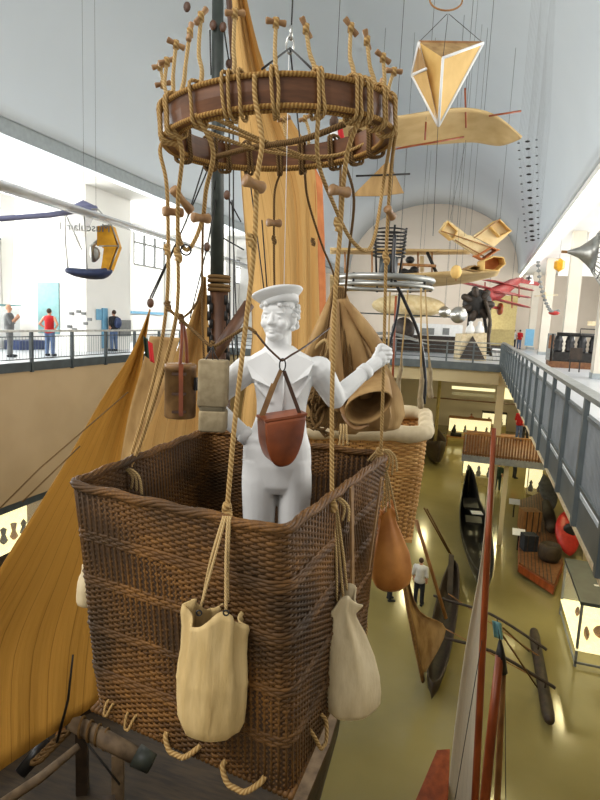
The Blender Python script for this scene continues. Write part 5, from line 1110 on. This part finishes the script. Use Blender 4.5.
# birds in rows under the vault
for i in range(15):
    f = i/14; h = 14+20*f
    for j, dx in enumerate((-9, 0, 9)):
        g = 1-(1-f)**1.25; h = 14/(1-.42*g); px = 527.5+dx*(1-.35*f)+5*f; py = 140+100*g-(dx*.18)+1.5*(i == 0)
        r = (.032 if j == 1 else .017)*h/14; c_ = at(px, py, h)
        bird = MB().ell(c_, (r*1.9, r*.6, r*.8), 8).build('hanging_bird', 'iron'); MB().tube([c_, V(c_.x, c_.y, vaultz(c_.x, c_.y))], .0012, 4).build('wire', 'iron', bird)
        tag(bird, ('small dark bird shape in the left hanging row', 'larger dark bird shape in the middle hanging row', 'small dark bird shape in the right hanging row')[j], 'bird', ('left', 'middle', 'right')[j]+' row of hanging birds')
# ------------------------------------------------------------------ right gallery exhibits
c = atZ(571, 366, 0)*.93; c.z = 0; eg = thing('engine_exhibit', 'black multi cylinder engine on a plinth in the right gallery', 'engine', c); X, Y = c.x, c.y
MB().bb((X-1.0, Y, 0), (X+1.4, Y+1.2, .3)).build('plinth', 'fence', eg, False); MB().bb((X-.8, Y+.2, .3), (X+1.2, Y+1, .75)).build('crankcase', 'iron', eg, False); mb = MB()
for k in range(4): mb.lathe((X-.6+k*.52, Y+.5, .75), [(.2, 0), (.22, .1), (.18, .2), (.22, .3), (.18, .4), (.22, .5), (.15, .75), (.08, .8)], 12)
mb.build('cylinders', 'black', eg); mb = MB(); mb.tube([(X-.7, Y+.5, 1.6), (X+1.2, Y+.5, 1.6)], .09, 8); mb.tube([(X+.3, Y+.4, 1.55), (X+.3, Y+.4, 1.9), (X+1.3, Y+.4, 1.9)], .03, 6); mb.tube([(X-.9, Y+.3, .3), (X-.9, Y+.3, 1.6)], .05, 8); mb.build('pipes', 'iron', eg)
c = atZ(574, 372, 0); t = thing('barrier_post', 'dark post stand in front of the black engine', 'stand', c); MB().bb((c.x-.22, c.y, 0), (c.x-.17, c.y+.05, .9)).build('leg', 'iron', t, False); MB().bb((c.x+.17, c.y, 0), (c.x+.22, c.y+.05, .9)).build('leg', 'iron', t, False); MB().bb((c.x-.25, c.y-.03, .55), (c.x+.25, c.y+.08, 1.05)).build('panel', 'dwood', t, False)
c = atZ(549.5, 360, 0); t = thing('info_stand', 'slim grey information pillar between the gallery columns', 'sign', c); MB().bb((c.x-.22, c.y, 0), (c.x+.22, c.y+.2, 1.6)).build('pillar', 'grey', t, False); MB().bb((c.x-.15, c.y-.01, .7), (c.x+.15, c.y, 1.5)).build('panel', 'fence', t, False)
def rp(label, px0, py0, px1, py1, y, m, name='info_board', cat='panel'):
    a, b = atY(px0, py0, y), atY(px1, py1, y); return tag(MB().bb((a.x, y, b.z), (b.x, y+.08, a.z)).build(name, m, smooth=False), label, cat)
rp('light blue panel left of the second far column', 526, 329, 533, 346, 53, 'blue'); rp('light blue panel right of the second far column', 540, 328, 545.5, 347, 46.5, 'blue')
lpanel('thin grey slot vent on the right gallery wall', 577, 282, 580, 298, 11.2, 'grey', .06, name='vent', cat='vent'); rp('white bench board at the right gallery wall', 588, 321, 600, 326, 28, 'pad', 'board', 'board')
t = thing('polyhedron', 'yellow faceted ball hanging between the gallery columns', 'model', at(559, 270, 32)); MB().ell(at(559.5, 265, 32), (.33, .33, .38), 6).build('shell', 'yellow', t, False); upw(t, (559.5, 259, 32), r=.006)
t = thing('hanging_chain', 'curved chain of dark links hanging before the second column', 'model', at(552, 313, 36)); mb = MB(); Q = sm([at(538, 262, 36), at(540, 282, 36), at(545, 300, 36), at(551, 311, 36), at(558, 311, 36)], 4)
for q in Q: mb.ell(q, (.14, .06, .1), 8)
mb.build('links', 'grey', t); mb = MB(); mb.tube(Q, .015, 5); mb.build('cord', 'iron', t); MB().ell(at(554, 313, 36), (.35, .1, .14), 8).build('red_tail', 'red', t)
t = thing('model_plane', 'small white model plane hanging beside the second column', 'model', at(546, 298, 38)); MB().beam(at(535, 296, 38), at(557, 295, 38), .3, .05).build('wing', 'pad', t, False); MB().tube([at(545, 293, 37), at(546, 300, 40)], .09, 8).build('fuselage', 'pad', t)
# radar like ribbed cone at the right edge
cn = thing('ribbed_cone', 'grey ribbed cone shape jutting in at the right picture edge', 'antenna', at(600, 280, 13)); tip = at(570, 252, 13); ax = (RX*.93-FY*.32-UZ*.03).normalized()
MB().lathe(tip, [(.02, -.08), (.05, 0), (.12, .18), (.28, .38), (.42, .52)], 24, ax).build('nose', 'alu', cn); y1 = ax.orthogonal().normalized(); z1 = ax.cross(y1)
for k in range(28): a = 2*PI*k/28; d_ = y1*math.cos(a)+z1*math.sin(a); MB().tube([tip+ax*.5+d_*.42, tip+ax*.75+d_*.72, tip+ax*.95+d_*1.05], .012, 5).build('rib', 'alu', cn)
for s_, r_ in ((.62, .56), (.78, .76), (.95, 1.05)): MB().tube([tip+ax*s_+(y1*math.cos(a)+z1*math.sin(a))*r_ for a in [2*PI*i/28 for i in range(28)]], .014, 5, closed=True).build('band', 'iron', cn)
MB().tube([tip-ax*.18, tip], .03, 8).build('tip', 'wood', cn)
# ------------------------------------------------------------------ rear basket fittings
hb = 5.2; gr = thing('metal_ring', 'grey double metal ring above the honey coloured basket', 'hoop', at(385, 284, hb+.1)); C0 = at(384, 280, hb+.1)
for dz, m, rr_ in ((0, 'alu', .028), (-.065, 'alu', .02)): MB().tube([C0+RX*.44*math.cos(a)+FY*.44*math.sin(a)+UZ*dz for a in [2*PI*i/40 for i in range(40)]], rr_, 8, closed=True).build('ring_tube', m, gr)
for k in range(8): a = 2*PI*k/8; q = C0+RX*.44*math.cos(a)+FY*.44*math.sin(a); MB().tube([q+UZ*.03, q-UZ*.09], .012, 6).build('bracket', 'iron', gr)
labs = ('suspension line of the honey basket with white wrapped foot, far side', 'suspension line of the honey basket with white wrapped foot, front right', 'suspension line of the honey basket with white wrapped foot, right corner', 'suspension line of the honey basket, behind the hand of the statue')
for lab, (tx, ty, bx, by, h) in zip(labs, ((408, 290, 398, 392, 5.7), (421, 288, 421, 408, 5.0), (425, 284, 431, 398, 5.5), (390, 292, 387, 398, 5.3))):
    t = thing('suspension_line', lab, 'rope', at(bx, by, h), 'suspension lines of the honey basket'); a, b = at(tx, ty, h-.2), at(bx, by, h); MB().tube([a, b], .008, 6).build('line', 'ropel', t)
    MB().tube(sm([b.lerp(a, .36), b.lerp(a, .25)+RX*.008, b.lerp(a, .1)-RX*.006, b], 4), [.012]*4+[.022]*5+[.028]*3+[.024], 8).build('wrapping', 'case', t)
tag(MB().tube(sm([at(395, 235, 5.2), at(394, 275, 5.1), at(404, 300, 5.1), at(419, 335, 5.1), at(425, 375, 5.1), at(424, 404, 5.1)], 6), .015, 8).build('black_hose', 'black'), 'black hose curving from the metal ring to the honey basket', 'hose')
tag(MB().tube([at(396, 296, 5.4), at(391, 420, 5.4)], .012, 6).build('red_line', 'redwood'), 'straight reddish line dropping into the honey basket', 'line')
tag(MB().tube(sm([at(400, 290, 5.3), at(396, 320, 5.3), at(386, 356, 5.3)], 4), .014, 6).build('black_hose', 'black'), 'short black hose left of the reddish line', 'hose')
co = thing('coil_burner', 'black stacked coil on a dark frame above the metal ring', 'coil', at(390, 282, 6.2)); C1 = at(389, 256, 6.2)
for k in range(8): MB().tube([C1+RX*.17*math.cos(a)+FY*.17*math.sin(a)+UZ*(.0+k*.038) for a in [2*PI*i/24 for i in range(24)]], .0085, 6, closed=True).build('coil_turn', 'iron', co)
for a in (0, 1.6, 3.2, 4.8): MB().tube([C1+RX*.17*math.cos(a)+FY*.17*math.sin(a)+UZ*.3, C1+RX*.12*math.cos(a)+FY*.12*math.sin(a)-UZ*.25], .012, 6).build('leg', 'iron', co)
upw(co, (389, 234, 6.2), r=.003); MB().lathe(C1-UZ*.26, [(.07, 0), (.1, .02), (.1, .25), (.05, .27)], 14).build('core', 'steeld', co)
# canvas bundle hanging behind the statue
hc_ = 4.15; cb = thing('canvas_bundle', 'tan gathered canvas hanging between the statue and the honey basket', 'canvas', at(345, 425, hc_)); rings = []; n = 48
prof_ = [(338, 286, .035), (338, 300, .07), (338, 320, .13), (339, 345, .21), (342, 370, .29), (345, 392, .34), (346, 412, .36), (346, 426, .33)]
for i, (px, py, r_) in enumerate(prof_):
    c_ = at(px, py, hc_); f = i/7
    rings.append([c_+(RX*math.cos(a)+FY*math.sin(a)*.6)*r_*(1+.20*math.sin(9*a+1+f)*(1-.3*f)+.1*math.sin(17*a+f*2))+UZ*.02*math.sin(5*a)*f for a in [2*PI*k/n for k in range(n)]])
rings2 = []
for a, b in zip(rings, rings[1:]):
    for s_ in (0, .34, .67): rings2.append([p.lerp(q, s_) for p, q in zip(a, b)])
MB().loft(rings2+[rings[-1]]).build('gathered_cloth', 'tan', cb)
def fold(pts, r, nm='cloth_fold', m='tan', flat=.5): MB().tube(sm([at(*p) for p in pts], 6), r if isinstance(r, float) else r, 10, flat=flat).build(nm, m, cb)
for pts in (((344, 300, 3.95), (360, 322, 3.9), (376, 346, 3.9), (381, 364, 3.9)), ((341, 300, 3.95), (352, 335, 3.85), (362, 370, 3.85), (366, 398, 3.85)), ((331, 304, 3.95), (322, 330, 3.9), (312, 355, 3.9), (302, 380, 3.95)), ((336, 300, 3.9), (335, 340, 3.8), (338, 385, 3.8), (340, 410, 3.85))):
    N_ = 19; MB().tube(sm([at(*p) for p in pts], 6), [.03+.05*math.sin(PI*.85*i/18) for i in range(N_)], 10, flat=.6).build('cloth_fold', 'tan', cb)
c0, c1 = at(372, 374, 4.15), at(368, 408, 3.55); d = (c1-c0).normalized(); xx = (RX-d*RX.dot(d)).normalized(); yy_ = d.cross(xx); rings = []
for t_, r_ in ((0, .05), (.15, .1), (.4, .125), (.7, .14), (.95, .15), (1, .148), (.96, .135), (.6, .12), (.3, .08)): rings.append([c0.lerp(c1, t_)+(xx*math.cos(a)+yy_*math.sin(a)*.75)*r_*(1+.04*math.sin(3*a))+UZ*.05*math.cos(a) for a in [2*PI*k/28 for k in range(28)]])
MB().loft(rings).build('open_sleeve', 'tan', cb)
MB().tube(sm([at(340, 398, 3.85), at(346, 418, 3.65), at(356, 428, 3.6), at(368, 424, 3.6)], 5), .022, 8, flat=.5).build('hem_strap', 'strap', cb)
mb = MB(); rnd = random.Random(3)
for k in range(9):
    px = 305+rnd.random()*22; py = 398+rnd.random()*24; c_ = at(px, py, 3.85+.1*rnd.random()); mb.tube([c_+RX*.07*math.cos(a)+UZ*(.09+.03*rnd.random())*math.sin(a)+FY*.03*math.cos(2*a+k) for a in [2*PI*i/16 for i in range(16)]], .011, 6, closed=True)
for k in range(6): mb.tube(sm([at(333+k*2, 288, 4.0), at(325+k*5, 340, 3.8), at(312+k*7, 404, 3.8)], 5), .009, 6)
mb.build('rope_tangle', 'roped', cb)
mb = MB(); mb.tube(sm([at(312, 352, 3.85), at(325, 340, 3.8), at(328, 352, 3.8), at(314, 366, 3.82), at(305, 376, 3.85)], 5), .014, 7); mb.build('rope_loop', 'ropel', cb)
wires(cb, [((338, 286, 4.15), (341, 150, 4.15)),], .01, 'roped')
# hanging shackle over the ring
t = thing('shackle', 'steel shackle and sling holding up the load ring', 'shackle', at(291, 50, 2.6)); s0 = at(290, 45, 2.6)
MB().tube([at(293, -10, 2.6), at(291, 40, 2.6)], .0035, 6).build('cable', 'iron', t); MB().tube([s0+RX*.016*math.cos(a)+UZ*.035*math.sin(a) for a in [2*PI*i/16 for i in range(16)]], .005, 6, closed=True).build('link', 'chrome', t); MB().tube([at(291, 26, 2.6), at(291, 40, 2.6)], .008, 8).build('turnbuckle', 'chrome', t)
for px, py, h in ((262, 69, 2.1), (313, 70, 2.15), (300, 140, 3.05)): MB().tube([at(290, 48, 2.6), at(px, py, h)], .004, 6).build('sling', 'iron', t)
t = tag(MB().tube([at(289, 50, 2.62), at(284, 288, 2.6)], .0016, 5).build('thin_wire', 'white'), 'thin pale wire dropping from the shackle to the sailor cap', 'wire')
t = thing('figure', 'small hanging white and red figure seen through the ring', 'figure', at(335, 145, 6)); MB().cap(at(335, 142, 6), at(334, 130, 6), .05, .04).build('body', 'white', t); MB().cap(at(341, 140, 6), at(340, 130, 6), .04, .03).build('red_cloth', 'cred', t); MB().ell(at(334, 122, 6), (.05, .05, .06), 10).build('head', 'hairb', t); upw(t, (334, 121, 6), r=.003)

for lab, px, py, w, m, cat, nm in (('low wooden table with a dark machine model far under the deck', 455, 446, 1.5, 'wood', 'table', 'exhibit_table'), ('orange topped low stand under the deck right of the pillar', 503, 446, 1.6, 'fence', 'stand', 'exhibit_stand')):
    c = atZ(px, py, ZF); t = thing(nm, lab, cat, c); MB().box((c.x, c.y, ZF+.82), (w, .9, .08)).build('tabletop', m, t, False)
    for sx in (-1, 1):
        for sy in (-1, 1): MB().box((c.x+sx*(w/2-.06), c.y+sy*.38, ZF+.39), (.07, .07, .78)).build('leg', m, t, False)
    if nm == 'exhibit_table':
        mm = MB(); mm.box((c.x, c.y, ZF+1.0), (.9, .5, .26)); mm.lathe((c.x-.2, c.y, ZF+1.1), [(.16, 0), (.2, .2), (.1, .5), (.04, .6)], 10); tag(mm.build('machine_model', 'iron', org=V(c.x, c.y, ZF+.87)), 'dark machine model standing on the low wooden table', 'model')
